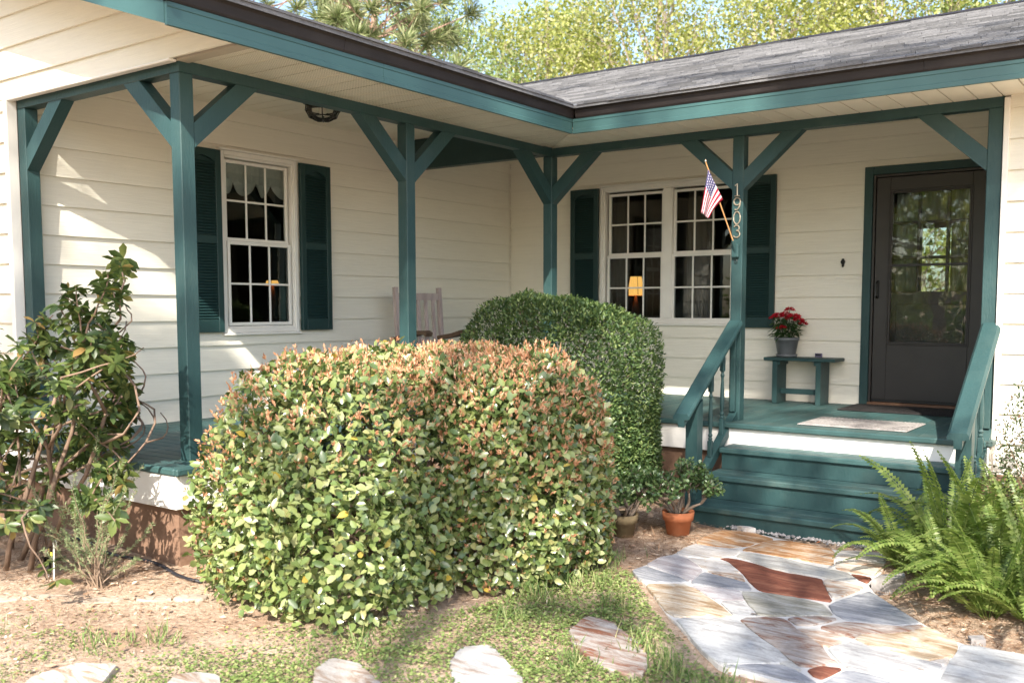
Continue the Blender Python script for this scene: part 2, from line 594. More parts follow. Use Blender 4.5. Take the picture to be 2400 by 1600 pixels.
F = np.stack([idx[:-1, :-1], idx[1:, :-1], idx[1:, 1:], idx[:-1, 1:]], axis=-1).reshape(-1, 4)
gm, gnt, gbs, gout = _nodes('yard_soil')
def ground_material():
    N, L = gnt.nodes, gnt.links
    tc = N.new('ShaderNodeTexCoord')
    n1 = N.new('ShaderNodeTexNoise')
    n1.inputs['Scale'].default_value = 1.6
    n1.inputs['Detail'].default_value = 8
    n1.inputs['Roughness'].default_value = 0.65
    L.new(tc.outputs['Object'], n1.inputs['Vector'])
    n2 = N.new('ShaderNodeTexNoise')
    n2.inputs['Scale'].default_value = 38
    n2.inputs['Detail'].default_value = 8
    n2.inputs['Roughness'].default_value = 0.75
    L.new(tc.outputs['Object'], n2.inputs['Vector'])
    r1 = N.new('ShaderNodeValToRGB')
    r1.color_ramp.elements[0].position = 0.32
    r1.color_ramp.elements[1].position = 0.68
    r1.color_ramp.elements[0].color = (0.34, 0.235, 0.165, 1)
    r1.color_ramp.elements[1].color = (0.56, 0.44, 0.335, 1)
    L.new(n1.outputs['Fac'], r1.inputs[0])
    r2 = N.new('ShaderNodeValToRGB')
    r2.color_ramp.elements[0].position = 0.35
    r2.color_ramp.elements[1].position = 0.66
    r2.color_ramp.elements[0].color = (0.30, 0.27, 0.25, 1)
    r2.color_ramp.elements[1].color = (0.70, 0.70, 0.70, 1)
    L.new(n2.outputs['Fac'], r2.inputs[0])
    mx = N.new('ShaderNodeMixRGB')
    mx.blend_type = 'OVERLAY'
    mx.inputs['Fac'].default_value = 0.8
    L.new(r1.outputs[0], mx.inputs['Color1'])
    L.new(r2.outputs[0], mx.inputs['Color2'])
    L.new(mx.outputs[0], gbs.inputs['Base Color'])
    gbs.inputs['Roughness'].default_value = 0.95
    gbs.inputs['Specular IOR Level'].default_value = 0.1
    bp = N.new('ShaderNodeBump')
    bp.inputs['Strength'].default_value = 0.9
    bp.inputs['Distance'].default_value = 0.02
    L.new(n2.outputs['Fac'], bp.inputs['Height'])
    L.new(bp.outputs[0], gbs.inputs['Normal'])
ground_material()
ground = link('ground', array_mesh('ground', np.stack([GX, GY2, GZ], -1), F), gm)
tag(ground, kind='structure')

# ---- house
house = thing('house', 'cream lap-sided house with teal porch, shutters and dark shingle roof', 'house', (0, 0, -0.6))

def lapwall(name, axis, plane, out, a0, a1, z0, z1, holes, right_slope=None):
    """a wall: core plus lapped boards, each board its own piece"""
    core = MB()
    def P(a, d, zz):                          # a along the wall, d outward from the plane
        return (a, plane + out * d, zz) if axis == 'x' else (plane + out * d, a, zz)
    for q in rect_minus((a0, a1, z0, z1), holes):
        p0, p1 = P(q[0], -0.105, q[2]), P(q[1], -0.026, q[3])
        core.box([min(p0[i], p1[i]) for i in range(3)], [max(p0[i], p1[i]) for i in range(3)])
    wall = put(name, core, M['sheath'], house)
    k = math.floor((z0 - 0.1575) / LAP)
    while 0.1575 + LAP * k < z1:
        zb = 0.1575 + LAP * k
        k += 1
        cuts = [a0]
        if a1 - a0 > 9.0:
            cuts.append(a0 + (a1 - a0) * R.uniform(0.25, 0.75))
        cuts.append(a1)
        for i in range(len(cuts) - 1):
            row = (cuts[i] + (0.0012 if i else 0), cuts[i + 1], max(zb, z0), min(zb + LAP + 0.012, z1))
            if row[3] - row[2] < 0.02:
                continue
            for q in rect_minus(row, holes):
                mb = MB()
                dw = R.uniform(-0.0008, 0.0008)
                fo = lambda zz: 0.0140 - 0.0205 * (zz - zb) / (LAP + 0.012) + dw
                lo, hi = fo(q[2]), fo(q[3])
                mb.hexa([P(q[0], lo, q[2]), P(q[1], lo, q[2]), P(q[1], lo - 0.016, q[2]), P(q[0], lo - 0.016, q[2]),
                         P(q[0], hi, q[3]), P(q[1], hi, q[3]), P(q[1], hi - 0.016, q[3]), P(q[0], hi - 0.016, q[3])])
                put('siding_board', mb, M['siding'], wall)
    return wall

# openings: a0, a1, z0, z1
WL = (-2.12, -1.345, 0.647, 2.083)
WR = (-0.529, 1.012, 0.690, 2.083)
DR = (2.17, 3.27, -0.10, 2.07)
lapwall('left_wall', 'y', -D1, 1, GY + 0.10, D2, -0.10, 2.50, [WL])
lapwall('back_wall', 'x', D2, -1, -D1 - 0.10, 3.60, -0.10, 2.50, [WR, DR])
lapwall('right_wing_wall', 'x', -W, -1, LD + 0.085, 6.8, -0.30, 2.215, [])
lapwall('gable_wall', 'x', GY, -1, -4.5, -1.755, -0.35, 2.19, [])
# gable triangle above the end beam: boards cut along the rake
tri = put('gable_peak_wall', MB().prism([(-4.5, GY + 0.030, 2.19), (0.60, GY + 0.030, 2.19), (-4.4, GY + 0.030, 2.19 + PITCH_R * 5.0)], (0, 0.08, 0)), M['sheath'], house)
k = 10
while True:
    zb = 0.1575 + LAP * k
    k += 1
    z0, z1 = max(zb, 2.196), zb + LAP + 0.012
    if zb > 3.9:
        break
    xr = lambda zz: 0.622 - (zz - 2.19) / PITCH_R
    if z1 < 2.21 or xr(z1) < -4.45:
        continue
    mb = MB()
    fo = lambda zz: 0.0140 - 0.0205 * (zz - zb) / (LAP + 0.012)
    lo, hi = GY - fo(z0), GY - fo(z1)
    mb.hexa([(-4.5, lo, z0), (xr(z0), lo, z0), (xr(z0), lo + 0.016, z0), (-4.5, lo + 0.016, z0),
             (-4.5, hi, z1), (xr(z1), hi, z1), (xr(z1), hi + 0.016, z1), (-4.5, hi + 0.016, z1)])
    put('siding_board', mb, M['siding'], tri)
# corner boards and trims
put('corner_board', MB().cbox((-1.757, GY - 0.020, -0.35), (-1.709, GY + 0.05, 2.19)), M['trim'], house)
put('gable_bottom_trim', MB().cbox((-1.757, GY - 0.018, 2.180), (0.05, GY + 0.03, 2.1955)), M['trim'], house)
put('corner_board', MB().cbox((LD + 0.050, -W - 0.024, -0.30), (LD + 0.086, 0.05, 2.19)), M['trim'], house)
put('inside_corner_gap', MB().box((-D1 + 0.009, D2 - 0.0155, 0.0), (-D1 + 0.015, D2 - 0.009, ZC)), M['sill'], house)
put('inside_corner_strip', MB().cbox((-D1 + 0.0095, D2 - 0.026, 0.0), (-D1 + 0.0205, D2 - 0.016, ZC), 0.002), M['siding'], house)
# side of the right wing that closes the porch
put('porch_end_wall', MB().box((3.600, 0.06, -0.3), (3.70, D2 + 0.1, 2.5)), M['siding'], house)

# ---- rooms behind the windows
def room(x0, x1, y0, y1, hole=None):
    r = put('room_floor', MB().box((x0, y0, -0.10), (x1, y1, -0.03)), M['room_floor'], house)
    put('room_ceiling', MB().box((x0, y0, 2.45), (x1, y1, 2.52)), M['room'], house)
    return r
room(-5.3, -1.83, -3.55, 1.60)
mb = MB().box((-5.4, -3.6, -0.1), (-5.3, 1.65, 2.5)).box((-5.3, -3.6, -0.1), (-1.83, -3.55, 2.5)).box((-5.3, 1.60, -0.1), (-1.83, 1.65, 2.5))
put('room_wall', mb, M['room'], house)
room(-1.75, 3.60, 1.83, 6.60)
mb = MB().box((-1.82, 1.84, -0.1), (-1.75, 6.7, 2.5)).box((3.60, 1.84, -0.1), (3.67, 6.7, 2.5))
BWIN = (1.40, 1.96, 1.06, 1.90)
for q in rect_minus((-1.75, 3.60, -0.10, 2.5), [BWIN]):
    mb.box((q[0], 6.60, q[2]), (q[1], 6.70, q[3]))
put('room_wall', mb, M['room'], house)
bw = node('rear_window', house)
put('frame', MB().box((1.37, 6.58, 1.03), (1.40, 6.70, 1.93)).box((1.96, 6.58, 1.03), (1.99, 6.70, 1.93)).box((1.40, 6.58, 1.90), (1.96, 6.70, 1.93)).box((1.40, 6.58, 1.03), (1.96, 6.70, 1.06)), M['room'], bw)
put('pane', MB().box((1.40, 6.64, 1.06), (1.96, 6.645, 1.90)), M['glass'], bw)

def drape(name, p0, p1, z0, z1, mat, parent, folds=7, amp=0.02, wavy=0.0):
    """hanging cloth with folds between two plan points"""
    mb = MB()
    n = folds * 6
    a, b = Vector(p0), Vector(p1)
    nrm = (b - a).normalized().cross(Vector((0, 0, 1)))
    top, bot = [], []
    for i in range(n + 1):
        t = i / n
        o = nrm * amp * math.sin(t * folds * 2 * math.pi)
        p = a.lerp(b, t) + o
        top.append((p.x, p.y, z1))
        bot.append((p.x, p.y, z0 + wavy * abs(math.sin(t * folds * math.pi))))
    vs = top + bot
    vs += [(x + nrm.x * 0.003, y + nrm.y * 0.003, zz) for x, y, zz in vs]
    m = n + 1
    fs = []
    for i in range(n):
        fs += [(i, i + 1, m + i + 1, m + i), (2 * m + i + 1, 2 * m + i, 3 * m + i, 3 * m + i + 1)]
        fs += [(m + i, m + i + 1, 3 * m + i + 1, 3 * m + i)]
    mb.add(vs, fs)
    return put(name, mb, mat, parent, True)

# ---- windows
def P_left(a, d, zz):
    return (-D1 + d, a, zz)
def P_back(a, d, zz):
    return (a, D2 - d, zz)
def pbox(P, a0, a1, d0, d1, z0, z1, mb=None, c=0.003):
    mb = mb or MB()
    p, q = P(a0, d0, z0), P(a1, d1, z1)
    return mb.cbox([min(p[i], q[i]) for i in range(3)], [max(p[i], q[i]) for i in range(3)], c)

def sash(win, P, a0, a1, z0, z1, d, bar=0.026, screen=False):
    """one sash: frame, 3 x 2 muntins and six panes"""
    fr = MB()
    pbox(P, a0 - bar, a0, d - 0.03, d, z0 - bar, z1 + bar, fr)
    pbox(P, a1, a1 + bar, d - 0.03, d, z0 - bar, z1 + bar, fr)
    pbox(P, a0, a1, d - 0.03, d, z0 - bar, z0, fr)
    pbox(P, a0, a1, d - 0.03, d, z1, z1 + bar, fr)
    put('sash_frame', fr, M['trim'], win)
    xs = [a0 + (a1 - a0) * i / 3 for i in range(4)]
    zs = [z0 + (z1 - z0) * i / 2 for i in range(3)]
    m = 0.008
    for i in (1, 2):
        put('muntin', pbox(P, xs[i] - m, xs[i] + m, d - 0.022, d - 0.008, z0, z1, None, 0.002), M['trim'], win)
    for i in range(3):
        put('muntin', pbox(P, xs[i] + (m if i else 0), xs[i + 1] - (m if i < 2 else 0), d - 0.021, d - 0.009, zs[1] - m, zs[1] + m, None, 0.002), M['trim'], win)
    for i in range(3):
        for j in range(2):
            mb = MB()
            p, q = P(xs[i], d - 0.017, zs[j]), P(xs[i + 1], d - 0.014, zs[j + 1])
            mb.box([min(p[k], q[k]) for k in range(3)], [max(p[k], q[k]) for k in range(3)])
            put('pane', mb, M['glass'], win)

def casing(win, P, a0, a1, z0, z1):
    c = MB()
    t = 0.036
    pbox(P, a0, a0 + t, -0.10, 0.022, z0, z1, c)
    pbox(P, a1 - t, a1, -0.10, 0.022, z0, z1, c)
    pbox(P, a0 + t, a1 - t, -0.10, 0.022, z1 - t, z1, c)
    pbox(P, a0 + t, a1 - t, -0.10, 0.022, z0, z0 + t, c)
    put('casing', c, M['trim'], win)
    c = MB()                                  # inner stop
    t2 = 0.052
    pbox(P, a0 + t, a0 + t2, -0.09, 0.010, z0 + t, z1 - t, c)
    pbox(P, a1 - t2, a1 - t, -0.09, 0.010, z0 + t, z1 - t, c)
    pbox(P, a0 + t2, a1 - t2, -0.09, 0.010, z1 - t2, z1 - t, c)
    pbox(P, a0 + t2, a1 - t2, -0.09, 0.010, z0 + t, z0 + t2, c)
    put('inner_stop', c, M['trim'], win)
    put('head_cap', pbox(P, a0 - 0.012, a1 + 0.012, -0.01, 0.034, z1 + 0.001, z1 + 0.018), M['trim'], win)
    put('sill', pbox(P, a0 - 0.008, a1 + 0.008, -0.01, 0.040, z0 - 0.020, z0 - 0.001), M['trim'], win)

wl = node('window', house)
wl['label'] = 'single six-over-six window with scalloped white valance'
casing(wl, P_left, *WL)
sash(wl, P_left, -2.034, -1.442, 1.407, 1.996, -0.018)
sash(wl, P_left, -2.028, -1.436, 0.729, 1.352, 0.006)
wr = node('window', house)
wr['label'] = 'double window behind the hedge'
casing(wr, P_back, *WR)
put('mullion', pbox(P_back, 0.195, 0.295, -0.095, 0.016, WR[2] + 0.053, WR[3] - 0.053), M['trim'], wr)
for a0, a1 in ((-0.422, 0.166), (0.326, 0.915)):
    sash(wr, P_back, a0, a1, 1.405, 1.986, -0.018)
    sash(wr, P_back, a0 - 0.004, a1 + 0.004, 0.745, 1.352, 0.006)
# curtains inside
va = thing('valance', 'white scalloped valance gathered inside the single window', 'curtain', (-1.86, -1.74, 1.75))
drape('cloth', (-1.80, -2.10, 0), (-1.80, -1.36, 0), 1.86, 2.06, M['valance'], va, 9, 0.012)
for i in range(4):                            # swags with tails
    y0 = -2.10 + i * 0.19
    mb = MB()
    pts = []
    for j in range(9):
        t = j / 8
        pts.append((y0 + 0.19 * t, 1.865 - 0.11 * math.sin(math.pi * t) ** 0.8))
    top = [(-1.795 + 0.02 * math.sin(5 * t[0]), t[0], 1.885) for t in pts]
    bot = [(-1.785 + 0.03 * math.sin(21 * t[0]), t[0], t[1]) for t in pts]
    vs = top + bot + [(x - 0.006, y, zz) for x, y, zz in top + bot]
    n = 9
    fs = []
    for j in range(8):
        fs += [(j, j + 1, n + j + 1, n + j), (2 * n + j + 1, 2 * n + j, 3 * n + j, 3 * n + j + 1), (n + j, n + j + 1, 3 * n + j + 1, 3 * n + j)]
    mb.add(vs, fs)
    put('swag', mb, M['valance'], va, True)
c1 = drape('curtain', (-0.52, 1.90, 0), (-0.30, 1.90, 0), 0.55, 2.05, M['curtain'], None, 5, 0.022)
tag(c1, 'brown grey drape hanging inside the double window at its left side', 'curtain', 'curtains indoors')
c2 = drape('curtain', (0.36, 1.94, 0), (0.66, 1.94, 0), 0.55, 2.05, M['curtain'], None, 4, 0.022)
tag(c2, 'brown grey drape inside the double window right of its mullion', 'curtain', 'curtains indoors')
for nm, x0, x1 in (('left', 0.95, 1.47), ('right', 1.89, 2.42)):
    c3 = drape('curtain', (x0, 6.50, 0), (x1, 6.50, 0), 0.9, 2.1, M['sheer'], None, 6, 0.02)
    tag(c3, 'sheer grey curtain seen through the door glass at %s of the bright rear window' % nm, 'curtain', 'curtains indoors')

# indoor lamps
def lamp(name, label, c, r0, r1, h, zbot):
    t = thing(name, label, 'lamp', (c[0], c[1], zbot))
    put('lamp_shade', MB().lathe([(r1, 0), (r0, h), (r0 - 0.004, h), (r1 - 0.004, 0.0)], (c[0], c[1], c[2]), 20), M['shade'], t, True)
    put('lamp_base', MB().lathe([(0.06, 0), (0.065, 0.02), (0.02, 0.05), (0.05, (c[2] - zbot) * 0.5), (0.014, c[2] - zbot - 0.02), (0.01, c[2] - zbot + 0.05)], (c[0], c[1], zbot), 14), M['armwood'], t, True)
    for k in range(4):
        a = math.pi / 4 + k * math.pi / 2
        put('shade_rib', MB().tube([(c[0] + r1 * 1.005 * math.cos(a), c[1] + r1 * 1.005 * math.sin(a), c[2]), (c[0] + r0 * 1.005 * math.cos(a), c[1] + r0 * 1.005 * math.sin(a), c[2] + h)], 0.003, 4), M['armwood'], t)
    return t
lamp('table_lamp', 'amber lampshade glowing behind the double window', (-0.77, 2.9, 0.99), 0.068, 0.10, 0.215, 0.62)
lamp('table_lamp', 'small amber lamp glowing low behind the single window', (-3.2, -0.38, 1.075), 0.055, 0.075, 0.05, 0.72)
st = thing('side_table', 'dark side table under the amber lamp indoors', 'table', (-0.77, 2.9, -0.03))
put('table_top', MB().cbox((-1.07, 2.65, 0.59), (-0.47, 3.15, 0.62)), M['room_floor'], st)
for sx in (-1.03, -0.55):
    for sy in (2.69, 3.07):
        put('leg', MB().cbox((sx, sy, -0.03), (sx + 0.04, sy + 0.04, 0.59)), M['room_floor'], st)
st = thing('side_table', 'dark side table under the small lamp in the left room', 'table', (-3.2, -0.38, -0.03))
put('table_top', MB().cbox((-3.45, -0.62, 0.69), (-2.95, -0.14, 0.72)), M['room_floor'], st)
for sx in (-3.43, -3.01):
    for sy in (-0.60, -0.20):
        put('leg', MB().cbox((sx, sy, -0.03), (sx + 0.04, sy + 0.04, 0.69)), M['room_floor'], st)

# ---- shutters: frame, arched head, mid rail, slats
slat_cache = {}
def shutter(P0, a0, a1, z0, z1, label):
    P = lambda a, d, zz: P0(a, d + 0.013, zz)          # stands off the lapped boards
    s = node('shutter', house)
    s['label'] = label
    st_, tr, br = 0.052, 0.055, 0.10
    fr = MB()
    pbox(P, a0, a0 + st_, 0.006, 0.040, z0, z1, fr)
    pbox(P, a1 - st_, a1, 0.006, 0.040, z0, z1, fr)
    pbox(P, a0 + st_, a1 - st_, 0.006, 0.040, z0, z0 + br, fr)
    zm = z0 + 0.722
    pbox(P, a0 + st_, a1 - st_, 0.006, 0.040, zm - 0.032, zm + 0.032, fr)
    n = 10                                     # arched head
    wdt = a1 - a0 - 2 * st_
    pts = [(a0 + st_, z1), (a1 - st_, z1)]
    for i in range(n + 1):
        t = i / n
        pts.append((a1 - st_ - wdt * t, z1 - tr - 0.045 * (1 - math.sin(math.pi * t))))
    poly = [P(a, 0.040, zz) for a, zz in pts]
    e = Vector(P(0, 0.006, 0)) - Vector(P(0, 0.040, 0))
    fr.prism(poly, e)
    put('frame', fr, M['shutter'], s)
    put('backing', pbox(P, a0 + st_, a1 - st_, 0.006, 0.012, z0 + br, z1 - tr), M['shutter'], s)
    for lo, hi in ((z0 + br, zm - 0.032), (zm + 0.032, z1 - tr - 0.03)):
        zz = lo + 0.016
        while zz < hi - 0.006:
            key = (P0.__name__, round(wdt, 3))
            if key not in slat_cache:
                mb = MB()
                q = [P(-wdt / 2, 0.013, 0.010), P(wdt / 2, 0.013, 0.010), P(wdt / 2, 0.036, -0.008), P(-wdt / 2, 0.036, -0.008)]
                b0 = P(0, 0, 0)
                q = [(x - b0[0], y - b0[1], zv) for x, y, zv in q]
                mb.prism(q, (0, 0, 0.005))
                slat_cache[key] = mb.mesh('slat')
            c = P((a0 + a1) / 2, 0, zz)
            inst('slat', slat_cache[key], s, Matrix.Translation(c), M['shutter'])
            zz += 0.0225
    return s
shutter(P_left, -2.470, -2.133, 0.655, 2.072, 'dark green shutter left of the single window')
shutter(P_left, -1.330, -0.990, 0.655, 2.072, 'dark green shutter right of the single window')
shutter(P_back, -0.880, -0.541, 0.660, 2.075, 'dark green shutter left of the double window')
shutter(P_back, 1.026, 1.376, 0.660, 2.072, 'dark green shutter behind the house-number post')

# ---- door: teal casing, storm door, main door behind it
dt = node('door_casing', house)
put('jamb_board', pbox(P_back, 2.172, 2.245, -0.10, 0.024, -0.01, 2.068), M['teal'], dt)
put('jamb_board', pbox(P_back, 3.195, 3.268, -0.10, 0.024, -0.01, 2.068), M['teal'], dt)
put('head_board', pbox(P_back, 2.2455, 3.1945, -0.10, 0.0235, 2.000, 2.068), M['teal'], dt)
put('threshold', pbox(P_back, 2.246, 3.194, -0.10, 0.035, -0.012, 0.020), M['sill'], dt)
sd = node('storm_door', house)
fr = MB()
pbox(P_back, 2.247, 2.268, -0.05, 0.012, 0.021, 1.998, fr)
pbox(P_back, 3.172, 3.193, -0.05, 0.012, 0.021, 1.998, fr)
pbox(P_back, 2.268, 3.172, -0.05, 0.012, 1.975, 1.998, fr)
put('frame', fr, M['door'], sd)
fr = MB()
pbox(P_back, 2.274, 2.392, -0.035, 0.004, 0.045, 1.970, fr)
pbox(P_back, 3.048, 3.166, -0.035, 0.004, 0.045, 1.970, fr)
pbox(P_back, 2.392, 3.048, -0.035, 0.004, 1.850, 1.970, fr)
pbox(P_back, 2.392, 3.048, -0.035, 0.004, 0.045, 0.532, fr)
put('door_leaf', fr, M['door'], sd)
fr = MB()
for d_, i0, i1 in ((0.013, 0.0, 0.014), (0.008, 0.014, 0.030)):
    pbox(P_back, 2.392 - 0.01 + i0, 2.392 - 0.01 + i1, -0.03, d_, 0.522 + i0, 1.860 - i0, fr)
    pbox(P_back, 3.058 - i1, 3.058 - i0, -0.03, d_, 0.522 + i0, 1.860 - i0, fr)
    pbox(P_back, 2.382 + i1, 3.058 - i1, -0.03, d_, 0.522 + i0, 0.522 + i1, fr)
    pbox(P_back, 2.382 + i1, 3.058 - i1, -0.03, d_, 1.860 - i1, 1.860 - i0, fr)
put('glass_bead', fr, M['door'], sd)
put('mid_rail', pbox(P_back, 2.412, 3.028, -0.025, 0.005, 1.203, 1.222), M['door'], sd)
for z0, z1 in ((0.552, 1.203), (1.222, 1.830)):
    put('pane', MB().box((2.412, D2 + 0.010, z0), (3.028, D2 + 0.014, z1)), M['storm_glass'], sd)
put('sweep', pbox(P_back, 2.274, 3.166, -0.03, 0.008, 0.022, 0.046), M['black'], sd)
hd = MB()
hd.cbox((2.290, D2 - 0.014, 0.925), (2.316, D2 - 0.002, 1.085), 0.004)
hd.tube([(2.303, D2 - 0.012, 1.075), (2.303, D2 - 0.055, 1.06), (2.303, D2 - 0.058, 0.95), (2.303, D2 - 0.012, 0.935)], 0.008, 8)
put('handle', hd, M['black'], sd)
md = node('main_door', house)
YM = D2 + 0.085
fr = MB()
fr.cbox((2.247, YM, 0.021), (2.395, YM + 0.04, 2.0)).cbox((3.045, YM, 0.021), (3.193, YM + 0.04, 2.0))
fr.cbox((2.395, YM, 0.021), (3.045, YM + 0.04, 0.985)).cbox((2.395, YM, 1.865), (3.045, YM + 0.04, 2.0))
put('door_leaf', fr, M['door'], md)
for x in (2.612, 2.848):
    put('muntin', MB().cbox((x - 0.014, YM + 0.004, 0.985), (x + 0.014, YM + 0.036, 1.865)), M['door'], md)
xs3, zs3 = [2.395, 2.612, 2.848, 3.045], [0.985, 1.279, 1.579, 1.865]
for i in range(3):
    for z_ in (1.279, 1.579):
        put('muntin', MB().cbox((xs3[i] + (0.014 if i else 0), YM + 0.005, z_ - 0.013), (xs3[i + 1] - (0.014 if i < 2 else 0), YM + 0.035, z_ + 0.013)), M['door'], md)
    for j in range(3):
        put('pane', MB().box((xs3[i], YM + 0.018, zs3[j]), (xs3[i + 1], YM + 0.021, zs3[j + 1])), M['glass'], md)
dc = thing('door_curtain', 'sheer grey curtains gathered inside the main door glass', 'curtain', (2.72, YM + 0.08, 1.0))
drape('cloth', (2.400, YM + 0.085, 0), (2.625, YM + 0.085, 0), 0.99, 1.86, M['sheer'], dc, 5, 0.012)
drape('cloth', (2.875, YM + 0.085, 0), (3.040, YM + 0.085, 0), 0.99, 1.86, M['sheer'], dc, 4, 0.012)
drape('cloth', (2.626, YM + 0.090, 0), (2.874, YM + 0.090, 0), 1.58, 1.86, M['sheer'], dc, 5, 0.012)
put('raised_panel', MB().cbox((2.44, YM - 0.008, 0.15), (3.0, YM + 0.001, 0.88), 0.006), M['door'], md)
# small black iron ornament on the wall
orn = MB().lathe([(0.004, 0), (0.012, 0.012), (0.008, 0.02), (0.020, 0.04), (0.022, 0.052), (0.013, 0.062), (0.010, 0.075)], (2.0, D2 - 0.024, 1.207), 10)
orn.cbox((1.992, D2 - 0.022, 1.215), (2.008, D2 - 0.003, 1.27), 0.002)
put('wall_ornament', orn, M['black'], house)

# ---- porch ceilings, soffits
def panels(name, rects, zz, mat, back):
    s = put(name, MB().box(*back), M['soffit'], house)
    for poly in rects:
        put('soffit_panel', MB().prism([(x, y, zz) for x, y in poly], (0, 0, 0.004)), mat, s)
    return s
pw, gp = 0.1525, 0.008
rl = []
y = GY + 0.04
while y < -W:
    y1 = min(y + pw - gp, -W)
    lim = lambda yy: min(OV - 0.022, -yy - 0.004) if yy > -OV else OV - 0.022
    if lim(y1) > W + 0.006:
        rl.append([(W, y), (lim(y), y), (lim(y1), y1), (W, y1)])
    y += pw
panels('left_soffit', rl, ZT, M['soffit_vent'], ((W, GY + 0.03, ZT + 0.010), (OV - 0.021, -W, ZT + 0.02)))
rl = []
x = W + 0.004
while x < 6.6:
    x1 = x + pw - gp
    lim = lambda xx: max(-OV + 0.022, -xx + 0.004) if xx < OV else -OV + 0.022
    rl.append([(x, lim(x)), (x1, lim(x1)), (x1, -W), (x, -W)])
    x += pw
panels('right_soffit', rl, ZT, M['soffit'], ((W, -OV + 0.021, ZT + 0.0205), (6.7, -W, ZT + 0.03)))
rl = []
y = GY + 0.10
while y < -0.05:
    rl.append([(-D1, y), (-W, y), (-W, min(y + pw - gp, -0.05)), (-D1, min(y + pw - gp, -0.05))])
    y += pw
panels('left_porch_ceiling', rl, ZC, M['soffit'], ((-D1, GY + 0.09, ZC + 0.010), (-W, -0.05, ZC + 0.02)))
rl = []
x = -D1
while x < 3.58:
    rl.append([(x, 0.05), (min(x + pw - gp, 3.6), 0.05), (min(x + pw - gp, 3.6), D2), (x, D2)])
    x += pw
panels('right_porch_ceiling', rl, ZC, M['soffit'], ((-D1, 0.05, ZC + 0.010), (3.6, D2, ZC + 0.02)))
# vents: rows of small holes pressed in the soffit near the gable are left to the panel joints

# ---- fascia, drip edge
def step_profile(P, a0, a1, mat, name, parent):
    """bent metal fascia cover: flat face with lips top and bottom"""
    prof = [(-0.020, 2.178), (0.0005, 2.178), (0.0005, 2.206), (-0.003, 2.209), (-0.003, 2.262), (0.001, 2.265), (0.001, 2.287), (-0.020, 2.287)]
    poly = [P(a0, d, zz) for d, zz in prof]
    off = Vector(P(a1, 0, 0)) - Vector(P(a0, 0, 0))
    return put(name, MB().prism(poly, off), mat, parent)
PF1 = lambda a, d, zz: (OV + d, a, zz)
PF2 = lambda a, d, zz: (a, -OV - d, zz)
fa = node('fascia', house)
step_profile(PF1, -4.140, -2.690, M['fascia'], 'fascia_length', fa)
step_profile(lambda a, d, zz: PF1(a, d + 0.0012, zz), -2.6885, -OV + 0.0, M['fascia'], 'fascia_length', fa)
step_profile(PF2, OV + 0.003, 3.95, M['fascia'], 'fascia_length', fa)
step_profile(lambda a, d, zz: PF2(a, d + 0.0012, zz), 3.9515, 6.8, M['fascia'], 'fascia_length', fa)
ge = node('drip_edge', house)
def drip(P, a0, a1):
    prof = [(-0.02, 2.2885), (0.006, 2.2885), (0.012, 2.300), (0.020, 2.345), (0.034, 2.366), (0.034, 2.374), (-0.02, 2.374)]
    put('drip_length', MB().prism([P(a0, d, zz) for d, zz in prof], Vector(P(a1, 0, 0)) - Vector(P(a0, 0, 0))), M['gutter'], ge)
drip(PF1, -4.150, -3.02)
drip(PF1, -3.018, -OV + 0.0)
drip(PF2, OV + 0.036, 3.2)
drip(PF2, 3.202, 6.8)
# rake of the left gable
zr = lambda x: 2.178 + PITCH_R * (OV - x)
put('rake_board', MB().prism([(OV - 0.021, -4.122, zr(OV) + 0.008), (-4.5, -4.122, zr(-4.5)), (-4.5, -4.122, zr(-4.5) + 0.115), (OV - 0.021, -4.122, zr(OV) + 0.118)], (0, -0.020, 0)), M['fascia'], house)
put('rake_drip_edge', MB().prism([(OV + 0.034, -4.125, zr(OV) + 0.104), (-4.5, -4.125, zr(-4.5) + 0.1155), (-4.5, -4.125, zr(-4.5) + 0.20), (OV + 0.034, -4.125, zr(OV) + 0.19)], (0, -0.036, 0)), M['gutter'], house)
put('rake_soffit', MB().prism([(OV - 0.02, -4.119, zr(OV) + 0.012), (-4.5, -4.119, zr(-4.5) + 0.006), (-4.5, -4.119, zr(-4.5) + 0.016), (OV - 0.02, -4.119, zr(OV) + 0.022)], (0, 0.392, 0)), M['soffit'], house)

# ---- roof
EV = 0.685
ZE = 2.377
YR = 3.36
zl_ = lambda x: ZE + PITCH_R * (EV - x)
zr_ = lambda y: ZE + PITCH_R * (y + EV)
def slab(poly, f, name, th=0.022):
    return put(name, MB().prism([(x, y, f(x, y)) for x, y in poly], (0, 0, -th)), M['shingle'], house)
XL = -3.2
slab([(EV, -4.16), (EV, -EV), (-YR, YR), (EV, 2 * YR + EV), (EV, 7.6), (XL, 7.6), (XL, -4.16)], lambda x, y: zl_(x), 'left_roof')
slab([(XL, -4.16), (XL, 7.6), (-7.2, 7.6), (-7.2, -4.16)], lambda x, y: zl_(XL) - PITCH_R * (XL - x) - 0.001, 'left_roof_far_side')
rroof = slab([(EV, -EV), (6.9, -EV), (6.9, YR), (-YR, YR)], lambda x, y: zr_(y), 'right_roof')
slab([(-YR, YR), (6.9, YR), (6.9, 2 * YR + EV), (EV, 2 * YR + EV)], lambda x, y: zr_(YR) - PITCH_R * (y - YR) - 0.001, 'right_roof_far_side')
